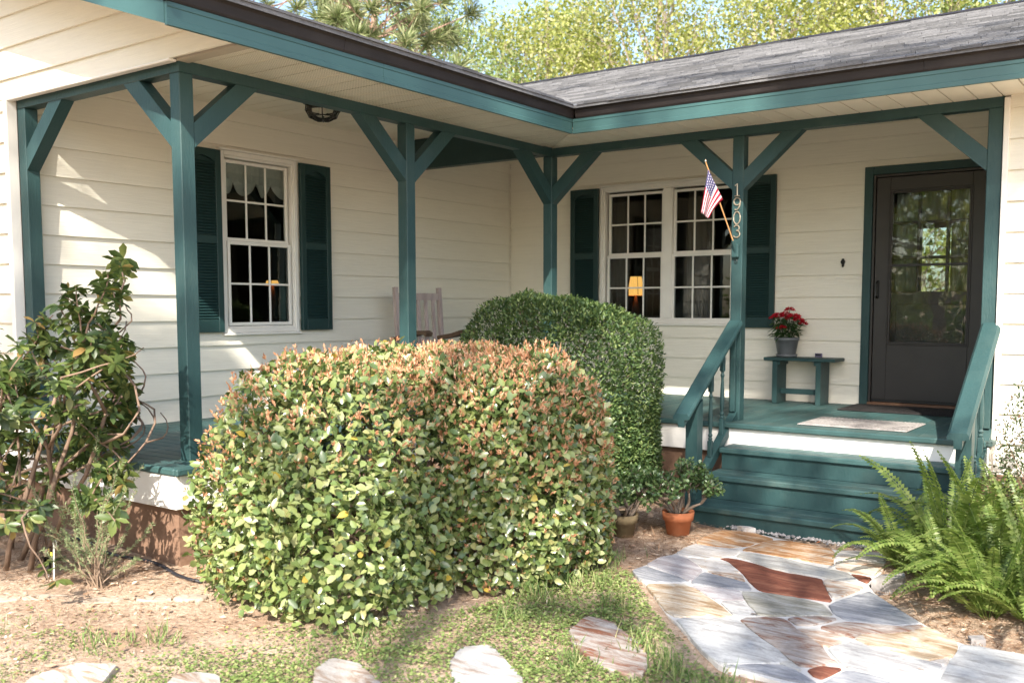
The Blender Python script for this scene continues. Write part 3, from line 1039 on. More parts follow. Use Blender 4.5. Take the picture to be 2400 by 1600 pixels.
# shingles of the slope in view: butt courses of tabs
tabs = []
EXP = 0.142
row = 0
yy = -EV - 0.012
while yy < YR - 0.02:
    x = max(-yy, EV * 0 - yy) + 0.02 + R.uniform(0, 0.25)
    x = -yy + 0.02 - R.uniform(0, 0.2)
    y1 = min(yy + EXP * 1.25, YR)
    while x < 6.85:
        w_ = R.choice((0.14, 0.17, 0.20, 0.26, 0.31))
        a, b = max(x, -yy + 0.015), min(x + w_ - 0.004, 6.88)
        if b - a > 0.03:
            h = R.choice((0.012, 0.013, 0.018, 0.019))
            tabs.append((a, b, yy + R.uniform(-0.004, 0.004), y1, h))
        x += w_
    yy += EXP
    row += 1
def tab_mesh(mb, t):
    a, b, y0, y1, h = t
    z0, z1 = zr_(y0) + 0.001, zr_(y1) + 0.001
    mb.hexa([(a, y0, z0), (b, y0, z0), (b, y1, z1), (a, y1, z1), (a, y0, z0 + h), (b, y0, z0 + h), (b, y1, z1 + 0.002), (a, y1, z1 + 0.002)])
cam2 = Vector((CAM[0], CAM[1]))
ang = lambda t: (t[1] - t[0]) * 1.0 / ((Vector(((t[0] + t[1]) / 2, t[2])) - cam2).length) ** 2
vis = lambda t: ((t[0] + t[1]) / 2 < 3.75)
tabs.sort(key=lambda t: -(ang(t) if vis(t) else 0))
for t in tabs[:300]:
    mb = MB()
    tab_mesh(mb, t)
    put('shingle', mb, M['shingle'], rroof)
mb = MB()
for t in tabs[300:]:
    tab_mesh(mb, t)
tag(put('shingles', mb, M['shingle'], rroof), kind='stuff')
put('ridge_cap', MB().prism([(-YR + 0.3, YR - 0.09, zr_(YR) - 0.012), (-YR + 0.3, YR, zr_(YR) + 0.030), (-YR + 0.3, YR + 0.09, zr_(YR) - 0.012)], (10.2, 0, 0)), M['gutter'], house)
mb = MB()
yv = -4.16                                     # shingle butts along the left eave
while yv < -EV:
    w_ = R.choice((0.16, 0.2, 0.26, 0.31))
    mb.box((EV - 0.05, yv, ZE + 0.0005), (EV + R.uniform(0.004, 0.014), min(yv + w_ - 0.003, -EV - 0.02), ZE + R.choice((0.012, 0.016, 0.020))))
    yv += w_
tag(put('eave_shingles', mb, M['shingle'], house), kind='stuff')
mb = MB()                                      # the left slope, seen only edge-on from the yard
xx_ = EV - 0.14
while xx_ > XL + 0.02:
    yv = -4.16 - R.uniform(0, 0.2)
    x1 = max(xx_ - EXP * 1.25, XL)
    yend = min(-xx_ - 0.02, 7.5) if xx_ > -YR else 7.5
    while yv < yend:
        w_ = R.choice((0.17, 0.20, 0.26, 0.31))
        a_, b_ = max(yv, -4.158), min(yv + w_ - 0.004, yend)
        if b_ - a_ > 0.03:
            h = R.choice((0.012, 0.018))
            za, zb_ = zl_(xx_) + 0.001, zl_(x1) + 0.001
            mb.hexa([(x1, a_, zb_), (xx_, a_, za), (xx_, b_, za), (x1, b_, zb_), (x1, a_, zb_ + 0.002), (xx_, a_, za + h), (xx_, b_, za + h), (x1, b_, zb_ + 0.002)])
        yv += w_
    xx_ -= EXP
tag(put('left_slope_shingles', mb, M['shingle'], house), kind='stuff')

# ---- posts, braces, beams
def brace(parent, P):
    poly = [P(W + 0.0005, 1.735), P(W + 0.0005, 1.872), P(0.337, ZB - 0.001), P(0.492, ZB - 0.001)]
    d = P(0, 0)
    return poly
def post(x, y, dirs, zbot=ZDK, label=None, ztop=ZB):
    p = put('porch_post', MB().cbox((x - W, y - W, zbot), (x + W, y + W, ztop - 0.001), 0.004), M['teal'], house)
    if label:
        p['label'] = label
    for dx, dy in dirs:
        t = 0.0415
        poly = [(W + 0.0005, 1.735), (W + 0.0005, 1.872), (0.337, ZB - 0.001), (0.492, ZB - 0.001)]
        nrm = Vector((-dy, dx, 0))
        pts = [Vector((x + dx * a, y + dy * a, zz)) - nrm * t for a, zz in poly]
        put('brace', MB().prism(pts, nrm * 2 * t), M['teal'], p)
    return p
post(0, -LA, [(0, 1), (-1, 0)], label='front corner post of the left porch')
post(-1.656, -LA, [(1, 0)], label='wall post at the gable end')
post(0, -LB, [(0, 1), (0, -1)], label='middle post in front of the rocking chair')
post(0, 0, [(1, 0), (0, -1)], label='inside corner post behind the clipped hedge')
pF = post(LF, 0, [(1, 0), (-1, 0)], label='post carrying the house number and flag')
post(LD, 0, [(-1, 0)], label='wall post by the right stair rail')
put('beam', MB().cbox((-W, -LA - W, ZB), (W, -W - 0.002, ZT + 0.006), 0.003), M['teal'], house)
put('beam', MB().cbox((-W, -W, ZB), (LD + W, W, ZT + 0.008), 0.003), M['teal'], house)
put('beam', MB().cbox((-1.700, -LA - W, ZB), (-W - 0.002, -LA + W, ZT - 0.002), 0.003), M['teal'], house)
put('beam_header', MB().box((-0.03, -LA, ZT + 0.0065), (0.03, 0.0, ZC + 0.05)), M['siding'], house)
put('beam_header', MB().box((0.031, -0.03, ZT + 0.0085), (3.6, 0.03, ZC + 0.05)), M['siding'], house)
put('beam_header', MB().box((-1.70, -LA - 0.03, ZT), (-0.031, -LA + 0.03, ZC + 0.05)), M['siding'], house)
put('cross_beam', MB().cbox((-D1 + 0.006, -0.042, 2.150), (-W - 0.002, 0.044, ZC - 0.002), 0.004), M['shutter'], house)
# house number, flag bracket, ring
num = node('house_number', pF)
num.parent = house
yn = -W - 0.006
def digit(paths, label):
    mb = MB()
    for pts, r in paths:
        mb.tube([(x, yn, zz) for x, zz in pts], r, 6)
    o = put('digit', mb, M['brass'], num)
    o['label'] = label
xc = 1.741
arc = lambda cx, cz, rx, rz, a0, a1, n=14: [(cx + rx * math.cos(math.radians(a0 + (a1 - a0) * i / n)), cz + rz * math.sin(math.radians(a0 + (a1 - a0) * i / n))) for i in range(n + 1)]
digit([([(xc - 0.018, 1.765), (xc - 0.001, 1.779), (xc, 1.690)], 0.0055), ([(xc - 0.020, 1.688), (xc + 0.020, 1.688)], 0.0045)], 'numeral 1')
digit([(arc(xc, 1.647, 0.026, 0.027, 0, 360, 20), 0.0050), (arc(xc - 0.012, 1.648, 0.038, 0.066, 0, -75), 0.0050), ([(xc - 0.018, 1.588), (xc - 0.004, 1.584)], 0.0055)], 'numeral 9')
digit([(arc(xc, 1.524, 0.027, 0.046, 0, 360, 24), 0.0050)], 'numeral 0')
digit([(arc(xc - 0.002, 1.448, 0.022, 0.020, 150, -90), 0.0050), (arc(xc - 0.002, 1.403, 0.027, 0.026, 90, -150), 0.0050)], 'numeral 3')
bk = MB().cbox((1.708, -W - 0.030, 1.225), (1.766, -W - 0.002, 1.328), 0.006)
bk.tube([(1.742, -W - 0.02, 1.262), (1.733, -W - 0.060, 1.348)], 0.011, 8)
put('flag_bracket', bk, M['teal'], house)
put('iron_ring', MB().tube([(1.738 + 0.011 * math.cos(a), -W - 0.006, 1.196 + 0.013 * math.sin(a)) for a in np.linspace(0, 2 * math.pi, 13)], 0.0022, 5), M['black'], house)
hk = MB().tube([(0.92, -0.20, 2.198), (0.92, -0.20, 2.15), (0.935, -0.20, 2.140), (0.945, -0.20, 2.152)], 0.003, 5)
put('ceiling_hook', MB().tube([(0.93, 0.25, ZC), (0.93, 0.25, 2.36), (0.945, 0.25, 2.345), (0.957, 0.25, 2.36)], 0.004, 5), M['black'], house)

# ---- porch boards
dk = node('porch_deck', house)
pl_w, pl_g = 0.0895, 0.0045
def planks_x():                                # left porch: boards run along x
    y = -3.86
    me = {}
    while y < -0.21:
        y1 = min(y + pl_w, -0.208)
        k = round(y1 - y, 4)
        if k not in me:
            me[k] = MB().cbox((-D1 + 0.002, 0, -0.032), (0.205, k, 0.0), 0.003).mesh('plank')
        inst('plank', me[k], dk, Matrix.Translation((0, y, ZDK + R.uniform(-0.001, 0.001))), M['teal_deck'])
        y = y1 + pl_g
def planks_y():                                # right porch: boards run to the door
    x = -D1 + 0.002
    me = {}
    while x < 3.59:
        x1 = min(x + 0.1335, 3.592)
        k = round(x1 - x, 4)
        if k not in me:
            me[k] = MB().cbox((0, -0.203, -0.032), (k, D2 - 0.003, 0.0), 0.003).mesh('plank')
        inst('plank', me[k], dk, Matrix.Translation((x, 0, ZDK + R.uniform(-0.001, 0.001))), M['teal_deck'])
        x = x1 + pl_g
planks_x()
planks_y()
nz = MB().cbox((0.2065, -0.235, ZDK - 0.040), (LD + 0.045, -0.204, ZDK + 0.001), 0.008)
put('nosing', nz, M['teal_deck'], dk)
put('nosing', MB().cbox((0.2065, -3.892, ZDK - 0.040), (0.236, -0.236, ZDK + 0.001), 0.008), M['teal_deck'], dk)
put('nosing', MB().cbox((-D1 - 0.05, -3.892, ZDK - 0.040), (0.206, -3.862, ZDK + 0.001), 0.008), M['teal_deck'], dk)
put('joists', MB().box((-D1, -3.84, -0.24), (0.17, D2, ZDK - 0.036)).box((0.171, -0.17, -0.24), (3.58, D2, ZDK - 0.036)), M['sheath'], dk)
bd = node('band_board', house)
put('board', MB().cbox((-D1 - 0.30, -3.875, -0.242), (0.196, -3.842, ZDK - 0.042), 0.003), M['band'], bd)
put('board', MB().cbox((0.172, -3.8415, -0.242), (0.196, -0.196, ZDK - 0.042), 0.003), M['band'], bd)
put('board', MB().cbox((0.1965, -0.196, -0.242), (LD + 0.06, -0.172, ZDK - 0.042), 0.003), M['band'], bd)
put('right_wing_base_board', MB().cbox((LD + 0.062, -0.075, -0.44), (6.8, -W - 0.018, -0.115), 0.003), M['siding'], house)
fd = node('foundation', house)
put('foundation_wall', MB().box((-4.5, -3.825, -0.9), (0.145, -3.70, -0.243)), M['skirt'], fd)
put('foundation_wall', MB().box((0.02, -3.699, -0.9), (0.145, -0.02, -0.243)), M['skirt'], fd)
put('foundation_wall', MB().box((0.146, -0.145, -0.9), (6.8, -0.02, -0.243)), M['skirt'], fd)

# ---- steps
XS0, XS1 = 1.815, 3.425
st = node('steps', house)
nose = [(-0.235, ZDK), (-0.450, -0.172), (-0.715, -0.330), (-0.985, -0.502)]
YB = -0.960
for k in (1, 2, 3):
    y0, z_ = nose[k]
    yb = nose[k - 1][0] + 0.028
    put('tread', MB().cbox((XS0 - 0.012, y0, z_ - 0.040), (XS1 + 0.012, y0 + 0.138, z_), 0.007), M['teal_deck'], st)
    put('tread', MB().cbox((XS0 - 0.012, y0 + 0.142, z_ - 0.040), (XS1 + 0.012, yb - 0.001 if k > 1 else -0.198, z_), 0.005), M['teal_deck'], st)
    zlow = nose[k + 1][1] if k < 3 else -0.75
    put('riser', MB().cbox((XS0, y0 + 0.026, zlow + (0.0005 if k < 3 else 0)), (XS1, y0 + 0.046, z_ - 0.041), 0.002), M['teal'], st)
    put('stringer_block', MB().box((XS0 + 0.002, y0 + 0.047, -0.75), (XS1 - 0.002, (yb + 0.016) if k > 1 else -0.20, z_ - 0.0415)), M['teal'], st)

# ---- stair rails
def rail(x, label, dx=0.0):
    r = node('stair_railing', house)
    r['label'] = label
    s = 0.705                                   # slope of the rail
    zt = lambda y: 0.752 + s * (y + 0.045)      # top of the cap
    y0, y1 = -0.945, -W - 0.001
    sec = [(-0.062, -0.020), (-0.046, 0.0), (0.046, 0.0), (0.062, -0.020), (0.062, -0.040), (0.024, -0.043), (0.024, -0.095), (-0.024, -0.095), (-0.024, -0.043), (-0.062, -0.040)]
    mb = MB().prism([(x + a, y0, zt(y0) + b) for a, b in sec], (0, y1 - y0, zt(y1) - zt(y0)))
    put('handrail', mb, M['teal'], r)
    yn0, yn1 = -0.780, -0.691
    nb = MB()
    zz0, zz1 = zt(yn0) - 0.0955, zt(yn1) - 0.0955
    nb.hexa([(x - W, yn0, -0.72), (x + W, yn0, -0.72), (x + W, yn1, -0.72), (x - W, yn1, -0.72),
             (x - W, yn0, zz0), (x + W, yn0, zz0), (x + W, yn1, zz1), (x - W, yn1, zz1)])
    put('newel_post', nb, M['teal'], r)
    zb = lambda y: 0.058 + s * (y + 0.045)      # top of the bottom rail
    sec = [(-0.030, -0.075), (-0.030, 0.0), (0.030, 0.0), (0.030, -0.075)]
    put('bottom_rail', MB().prism([(x + a, yn1 + 0.001, zb(yn1) + b) for a, b in sec], (0, y1 - yn1 - 0.001, zb(y1) - zb(yn1))), M['teal'], r)
    for yb_ in (-0.265, -0.465):
        h0, h1 = zb(yb_) - 0.012, zt(yb_) - 0.092
        b = MB().cbox((x - 0.017, yb_ - 0.017, h0), (x + 0.017, yb_ + 0.017, h0 + 0.125), 0.004)
        b.cbox((x - 0.017, yb_ - 0.017, h1 - 0.13), (x + 0.017, yb_ + 0.017, h1), 0.004)
        Lm = h1 - 0.13 - h0 - 0.125
        prof = [(0.012, 0), (0.017, 0.02), (0.011, 0.035), (0.018, 0.055), (0.011, 0.075), (0.015, 0.12), (0.0175, 0.20), (0.013, 0.34), (0.010, max(0.42, Lm - 0.09)), (0.016, max(0.45, Lm - 0.06)), (0.011, max(0.47, Lm - 0.03)), (0.012, max(0.49, Lm))]
        sc = Lm / prof[-1][1]
        b.lathe([(a, c * sc) for a, c in prof], (x, yb_, h0 + 0.125), 10)
        put('baluster', b, M['teal'], r, False)
    put('wall_stile', MB().cbox((x - 0.02, -0.085, 0.055), (x + 0.02, -W - 0.0015, zt(-0.06) - 0.10), 0.003), M['teal'], r)
    return r
rail(1.741, 'left stair railing below the house number')
rail(3.530, 'right stair railing beside the ferns')
FLAG = [["tan",[[2.139,-1.142],[2.217,-1.053],[2.359,-1.051],[2.497,-1.135],[2.448,-1.253],[2.431,-1.394],[2.365,-1.494],[2.257,-1.527],[2.146,-1.529],[2.125,-1.365]]],["pale",[[2.157,-1.567],[2.267,-1.549],[2.375,-1.516],[2.42,-1.511],[2.454,-1.652],[2.434,-1.711],[2.366,-1.808],[2.262,-1.841],[2.161,-1.828],[2.151,-1.669]]],["tan",[[2.518,-1.153],[2.597,-1.113],[2.735,-1.13],[2.893,-1.175],[3.001,-1.518],[2.93,-1.514],[2.837,-1.51],[2.704,-1.504],[2.542,-1.501],[2.441,-1.512],[2.452,-1.379],[2.469,-1.254]]],["pale",[[2.915,-1.205],[2.989,-1.121],[3.174,-1.081],[3.217,-1.24],[3.125,-1.311],[2.983,-1.397]]],["sand",[[2.992,-1.428],[3.115,-1.34],[3.234,-1.325],[3.257,-1.47],[3.251,-1.629],[3.187,-1.623],[3.115,-1.597],[3.038,-1.573]]],["rust",[[3.145,-1.653],[3.208,-1.654],[3.254,-1.664],[3.263,-1.767],[3.202,-1.713]]],["grey",[[2.461,-1.543],[2.717,-1.538],[2.9,-1.604],[3.032,-1.625],[3.114,-1.629],[3.232,-1.777],[3.166,-1.831],[3.021,-1.8],[2.851,-1.798],[2.715,-1.79],[2.598,-1.717],[2.469,-1.671]]],["rust",[[2.411,-1.77],[2.441,-1.726],[2.512,-1.727],[2.613,-1.753],[2.736,-1.814],[2.866,-1.839],[3.032,-1.834],[3.113,-1.991],[3.215,-2.204],[3.16,-2.212],[3.008,-2.223],[2.843,-2.229],[2.755,-2.128],[2.638,-1.963],[2.482,-1.805]]],["pale",[[2.254,-1.878],[2.377,-1.832],[2.426,-1.811],[2.496,-1.836],[2.613,-1.954],[2.605,-1.999],[2.54,-2.02],[2.446,-2.034],[2.348,-1.95]]],["sand",[[2.462,-2.054],[2.539,-2.033],[2.62,-2.006],[2.656,-2.026],[2.721,-2.123],[2.629,-2.096],[2.538,-2.085]]],["blue",[[2.459,-2.095],[2.54,-2.104],[2.628,-2.121],[2.734,-2.148],[2.804,-2.238],[2.737,-2.277],[2.583,-2.302],[2.499,-2.327]]],["mauve",[[2.163,-1.885],[2.247,-1.884],[2.355,-1.972],[2.436,-2.054],[2.463,-2.189],[2.477,-2.289],[2.38,-2.238],[2.282,-2.195],[2.142,-2.166],[2.13,-1.981]]],["blue",[[2.145,-2.196],[2.292,-2.239],[2.407,-2.266],[2.461,-2.301],[2.431,-2.339],[2.283,-2.438],[2.226,-2.409],[2.132,-2.305]]],["tan2",[[2.312,-2.48],[2.424,-2.399],[2.494,-2.373],[2.576,-2.419],[2.718,-2.537],[2.817,-2.62],[2.898,-2.706],[2.805,-2.779],[2.682,-2.872],[2.606,-2.82],[2.466,-2.652]]],["mauve",[[2.519,-2.362],[2.602,-2.343],[2.754,-2.303],[2.783,-2.338],[2.842,-2.438],[2.738,-2.512],[2.633,-2.446]]],["white",[[2.757,-2.53],[2.853,-2.457],[3.0,-2.637],[2.913,-2.699]]],["olive",[[2.779,-2.315],[2.861,-2.274],[3.019,-2.254],[3.127,-2.257],[3.202,-2.292],[3.287,-2.414],[3.203,-2.473],[3.005,-2.624],[2.891,-2.476]]],["blue",[[3.222,-2.261],[3.318,-1.925],[3.357,-1.959],[3.527,-2.152],[3.658,-2.295],[3.587,-2.386],[3.465,-2.437],[3.353,-2.433],[3.292,-2.381]]],["sand",[[3.054,-1.848],[3.15,-1.831],[3.275,-1.857],[3.257,-1.968],[3.208,-2.156],[3.128,-2.003]]],["rust2",[[3.132,-2.585],[3.21,-2.497],[3.325,-2.457],[3.296,-2.542],[3.252,-2.619],[3.197,-2.648]]],["rust2",[[2.943,-2.719],[3.106,-2.592],[3.216,-2.712],[3.309,-2.794],[3.382,-2.869],[3.461,-2.981],[3.509,-3.02],[3.444,-3.106],[3.391,-3.146],[3.334,-3.1],[3.274,-3.036],[3.101,-2.885]]],["sand",[[3.217,-2.715],[3.273,-2.677],[3.371,-2.684],[3.47,-2.718],[3.416,-2.848],[3.382,-2.85],[3.301,-2.776]]],["white2",[[2.699,-2.894],[2.924,-2.729],[3.105,-2.906],[3.269,-3.045],[3.328,-3.112],[3.316,-3.159],[3.243,-3.217],[3.12,-3.31],[2.998,-3.219],[2.851,-3.066]]],["grey",[[3.312,-3.16],[3.339,-3.119],[3.417,-3.19],[3.354,-3.184]]],["blue",[[3.134,-3.326],[3.248,-3.231],[3.322,-3.192],[3.367,-3.194],[3.473,-3.262],[3.51,-3.297],[3.413,-3.318],[3.236,-3.31]]],["rust",[[3.438,-3.169],[3.471,-3.108],[3.543,-3.08],[3.519,-3.189],[3.506,-3.224],[3.476,-3.219]]],["rust2",[[3.299,-2.626],[3.365,-2.489],[3.469,-2.452],[3.593,-2.407],[3.681,-2.308],[3.664,-2.419],[3.58,-2.534],[3.483,-2.596],[3.47,-2.676],[3.378,-2.649]]],["tan2",[[3.482,-2.685],[3.492,-2.61],[3.587,-2.543],[3.667,-2.431],[3.696,-2.33],[3.776,-2.397],[3.863,-2.482],[3.883,-2.651],[3.866,-2.69],[3.792,-2.775],[3.618,-2.757]]],["white",[[3.415,-2.869],[3.486,-2.73],[3.618,-2.771],[3.809,-2.792],[3.866,-2.802],[3.869,-2.943],[3.866,-3.048],[3.703,-3.068],[3.57,-3.054],[3.522,-3.01]]],["blue",[[3.57,-3.077],[3.708,-3.087],[3.858,-3.119],[3.882,-3.315],[3.555,-3.547],[3.524,-3.331],[3.543,-3.215]]],["white2",[[3.882,-2.489],[3.979,-2.476],[4.139,-2.469],[4.218,-2.472],[4.299,-3.128],[3.95,-3.376],[3.905,-3.06],[3.889,-2.749],[3.883,-2.552]]],["pale",[[3.819,-2.784],[3.872,-2.7],[3.874,-2.786]]],["white",[[3.454,-3.343],[3.491,-3.304],[3.525,-3.343],[3.539,-3.466],[3.5,-3.446]]]]
MORTAR = [[2.127,-1.116],[2.145,-1.513],[2.152,-1.865],[2.121,-2.297],[2.229,-2.419],[2.299,-2.467],[2.461,-2.655],[2.609,-2.838],[2.714,-2.934],[2.855,-3.08],[3.002,-3.232],[3.128,-3.333],[3.245,-3.333],[3.425,-3.351],[3.507,-3.465],[3.602,-3.623],[4.33,-3.106],[4.257,-2.474],[4.139,-2.469],[3.872,-2.481],[3.68,-2.293],[3.521,-2.13],[3.353,-1.933],[3.273,-1.784],[3.272,-1.485],[3.177,-1.048],[3.07,-1.079],[2.887,-1.157],[2.588,-1.087],[2.354,-1.02]]
STEP = [[[1.124,-5.199],[1.036,-5.087],[1.04,-4.913],[1.178,-4.828],[1.296,-4.954],[1.415,-5.109],[1.295,-5.253]],[[1.524,-4.861],[1.444,-4.75],[1.484,-4.679],[1.574,-4.644],[1.712,-4.717],[1.795,-4.846],[1.655,-4.913]],[[1.822,-4.382],[1.781,-4.238],[1.897,-4.203],[2.019,-4.249],[2.189,-4.327],[2.234,-4.488],[2.001,-4.532]],[[2.199,-3.983],[2.12,-3.796],[2.192,-3.703],[2.34,-3.774],[2.558,-3.935],[2.586,-4.073],[2.409,-4.173]],[[2.364,-3.312],[2.326,-3.112],[2.449,-3.095],[2.792,-3.35],[2.9,-3.579],[2.854,-3.64],[2.692,-3.609],[2.46,-3.453]]]
EDGE = [(-0.007, -4.715), (0.125, -4.572), (0.373, -4.419), (0.54, -4.246), (0.653, -4.12)]
# ------------------------------------------------------------------ things on the porch
# ceiling light: cage lantern
cl = thing('porch_ceiling_light', 'black caged glass lantern on the left porch ceiling', 'lamp', (-0.85, -1.81, ZC))
lx, ly = -0.85, -1.81
put('stem', MB().lathe([(0.03, 0.0), (0.03, 0.035)], (lx, ly, ZC - 0.036), 12), M['black'], cl)
put('canopy', MB().lathe([(0.15, -0.012), (0.15, 0.0)], (lx, ly, (ZC - 0.035) - 0.001), 24), M['black'], cl)
prof = [(0.118, 0.0), (0.122, -0.05), (0.095, -0.10), (0.05, -0.125), (0.012, -0.13)]
put('globe', MB().lathe(prof[::-1], (lx, ly, (ZC - 0.035) - 0.013), 16), M['lens'], cl, True)
for i in range(8):
    a = 2 * math.pi * i / 8
    put('cage_bar', MB().tube([(lx + (r + 0.006) * math.cos(a), ly + (r + 0.006) * math.sin(a), (ZC - 0.035) - 0.013 + h) for r, h in prof], 0.005, 5), M['black'], cl)
for r, h in ((0.130, -0.05), (0.104, -0.10)):
    put('cage_ring', MB().tube([(lx + r * math.cos(a), ly + r * math.sin(a), (ZC - 0.035) - 0.013 + h) for a in np.linspace(0, 2 * math.pi, 17)], 0.005, 5), M['black'], cl)
put('bulb', MB().lathe([(0.01, -0.09), (0.028, -0.07), (0.03, -0.05), (0.014, -0.015), (0.013, 0.0)], (lx, ly, (ZC - 0.035) - 0.013), 10), M['trim'], cl, True)

# rocking chair facing out from the left wall
rc = thing('rocking_chair', 'weathered pinkish wooden rocking chair against the left porch wall', 'chair', (-1.12, -0.222, ZDK))
cw = 0.262
CA = -0.143
def rp(x, y, zz):                              # chair coordinates: x forward, y to its left side, origin on the floor
    return (-1.12 + x * math.cos(CA) - y * math.sin(CA), -0.222 + x * math.sin(CA) + y * math.cos(CA), ZDK + zz)
def bar(pts, w_, d_):
    """rectangular bar along points in chair coordinates; w_ across, d_ deep"""
    mb = MB()
    rings = []
    for i, p in enumerate(pts):
        q = Vector(pts[min(i + 1, len(pts) - 1)]) - Vector(pts[max(i - 1, 0)])
        q.normalize()
        side = Vector((0, 1, 0)) if abs(q.y) < 0.9 else Vector((1, 0, 0))
        nn = q.cross(side).normalized()
        rings.append([Vector(p) + side * a * w_ / 2 + nn * b * d_ / 2 for a, b in ((-1, -1), (1, -1), (1, 1), (-1, 1))])
    vs = [rp(*v) for r in rings for v in r]
    fs = [(3, 2, 1, 0)]
    n = len(pts)
    for i in range(n - 1):
        for k in range(4):
            fs.append((i * 4 + k, i * 4 + (k + 1) % 4, i * 4 + 4 + (k + 1) % 4, i * 4 + 4 + k))
    fs.append(tuple((n - 1) * 4 + k for k in range(4)))
    return mb.add(vs, fs)
for s in (-1, 1):
    put('back_post', bar([(-0.20, s * cw, 0.05), (-0.215, s * cw, 0.42), (-0.262, s * cw, 1.050)], 0.036, 0.042), M['chairwood'], rc)
    put('front_leg', bar([(0.15, s * cw, 0.05), (0.15, s * cw, 0.60)], 0.036, 0.046), M['chairwood'], rc)
    put('armrest', bar([(-0.25, s * (cw + 0.005), 0.575), (-0.05, s * (cw + 0.005), 0.603), (0.09, s * (cw + 0.005), 0.638), (0.18, s * (cw + 0.005), 0.642), (0.215, s * (cw + 0.005), 0.622)], 0.075, 0.038), M['armwood'], rc)
    put('rocker', bar([(-0.50, s * cw, 0.105), (-0.25, s * cw, 0.042), (0.02, s * cw, 0.022), (0.26, s * cw, 0.042), (0.42, s * cw, 0.09)], 0.034, 0.040), M['chairwood'], rc)
    put('side_stretcher', bar([(-0.20, s * cw, 0.22), (0.15, s * cw, 0.22)], 0.022, 0.03), M['chairwood'], rc)
put('top_rail', bar([(-0.256, -cw + 0.019, 0.965), (-0.256, cw - 0.019, 0.965)], 0.030, 0.065), M['chairwood'], rc)
put('lower_rail', bar([(-0.222, -cw + 0.019, 0.520), (-0.222, cw - 0.019, 0.520)], 0.028, 0.060), M['chairwood'], rc)
put('front_rail', bar([(0.15, -cw + 0.019, 0.38), (0.15, cw - 0.019, 0.38)], 0.028, 0.06), M['chairwood'], rc)
for i in range(5):
    yv = -0.18 + 0.09 * i
    put('back_slat', bar([(-0.224, yv, 0.548), (-0.253, yv, 0.934)], 0.036, 0.014), M['chairwood'], rc)
for i in range(5):
    xv = -0.17 + 0.07 * i
    put('seat_slat', bar([(xv, -cw, 0.425 - 0.012 * math.sin(i)), (xv, cw, 0.425 - 0.012 * math.sin(i))], 0.056, 0.016), M['chairwood'], rc)

# bench
bn = thing('bench', 'small teal painted bench beside the door', 'bench', (1.73, 1.49, ZDK))
put('seat', MB().cbox((1.405, 1.372, 0.372), (2.055, 1.650, 0.402), 0.006), M['teal'], bn)
for x0 in (1.482, 1.880):
    put('leg', MB().cbox((x0, 1.392, ZDK + 0.001), (x0 + 0.046, 1.6300, 0.3715), 0.004), M['teal'], bn)
    put('cleat', MB().cbox((x0 - 0.020 if x0 > 1.7 else x0 + 0.0465, 1.400, 0.335), (x0 - 0.0005 if x0 > 1.7 else x0 + 0.066, 1.62, 0.3713), 0.003), M['teal'], bn)
put('stretcher', MB().cbox((1.5285, 1.485, 0.070), (1.8795, 1.525, 0.118), 0.004), M['teal'], bn)
cdm = thing('plant_care_tray', 'small dark purple tray card standing on the bench behind the flowerpot', 'card', (1.815, 1.655, 0.33))
put('card', MB().cbox((1.782, 1.652, 0.335), (1.848, 1.662, 0.436), 0.002), M['card'], cdm)
put('tab', MB().cbox((1.790, 1.647, 0.415), (1.840, 1.6515, 0.428), 0.001), M['black'], cdm)

# flowerpot with red flowers
px_, py_ = 1.572, 1.505
fp = thing('flowerpot', 'grey flowerpot with saucer full of red flowers on the bench', 'potted plant', (px_, py_, 0.402))
put('saucer', MB().lathe([(0.080, 0.001), (0.092, 0.006), (0.098, 0.026), (0.094, 0.026), (0.086, 0.010)], (px_, py_, 0.402), 24), M['potgrey'], fp, True)
put('pot', MB().lathe([(0.076, 0.010), (0.079, 0.014), (0.103, 0.150), (0.111, 0.151), (0.113, 0.176), (0.106, 0.177), (0.102, 0.160)], (px_, py_, 0.402), 28), M['potgrey'], fp, True)
put('soil', MB().lathe([(0.095, 0.148), (0.098, 0.160)], (px_, py_, 0.402), 20), M['soil'], fp)
M['flower_leaf'] = leafmat('flower_leaf', [(0.0, (0.018, 0.050, 0.014)), (0.6, (0.035, 0.085, 0.022)), (1.0, (0.06, 0.11, 0.03))], 0.25, 0.45)
M['red'] = leafmat('red_petals', [(0.0, (0.32, 0.006, 0.016)), (0.6, (0.52, 0.010, 0.030)), (1.0, (0.66, 0.03, 0.05))], 0.25, 0.6, 0.3)
heads = [(-0.115, -0.02, 0.355, .032), (-0.065, -0.045, 0.372, .040), (-0.015, -0.01, 0.385, .036), (0.020, 0.0, 0.425, .034), (0.040, -0.05, 0.345, .046), (0.075, -0.01, 0.365, .042), (0.115, -0.02, 0.335, .038), (-0.020, -0.085, 0.265, .034), (0.125, 0.05, 0.30, .03), (-0.05, 0.06, 0.36, .035), (0.04, 0.07, 0.36, .035)]
rng = np.random.default_rng(3)
stems = MB()
for hx, hy, hz, r in heads:
    c = np.array([px_ + hx, py_ + hy, 0.402 + hz])
    stems.tube([(px_ + hx * 0.3, py_ + hy * 0.3, 0.56), (px_ + hx * 0.7, py_ + hy * 0.7, 0.56 + (c[2] - 0.56) * 0.6), tuple(c - [0, 0, 0.005])], 0.003, 5)
    r *= 1.22
    n = 170
    d = rand_dirs(n, rng)
    d[:, 2] = np.abs(d[:, 2]) * 0.75 - 0.15
    P = c + d * r * np.array([1, 1, 0.75]) * rng.uniform(0.6, 1.0, (n, 1))
    V, Fc = card_arrays(P, d + rand_dirs(n, rng) * 0.5, rand_dirs(n, rng), rng.uniform(0.012, 0.020, n), rng.uniform(0.009, 0.014, n))
    link('flower_head', array_mesh('flower_head', V, Fc, fp.location), M['red'], fp)
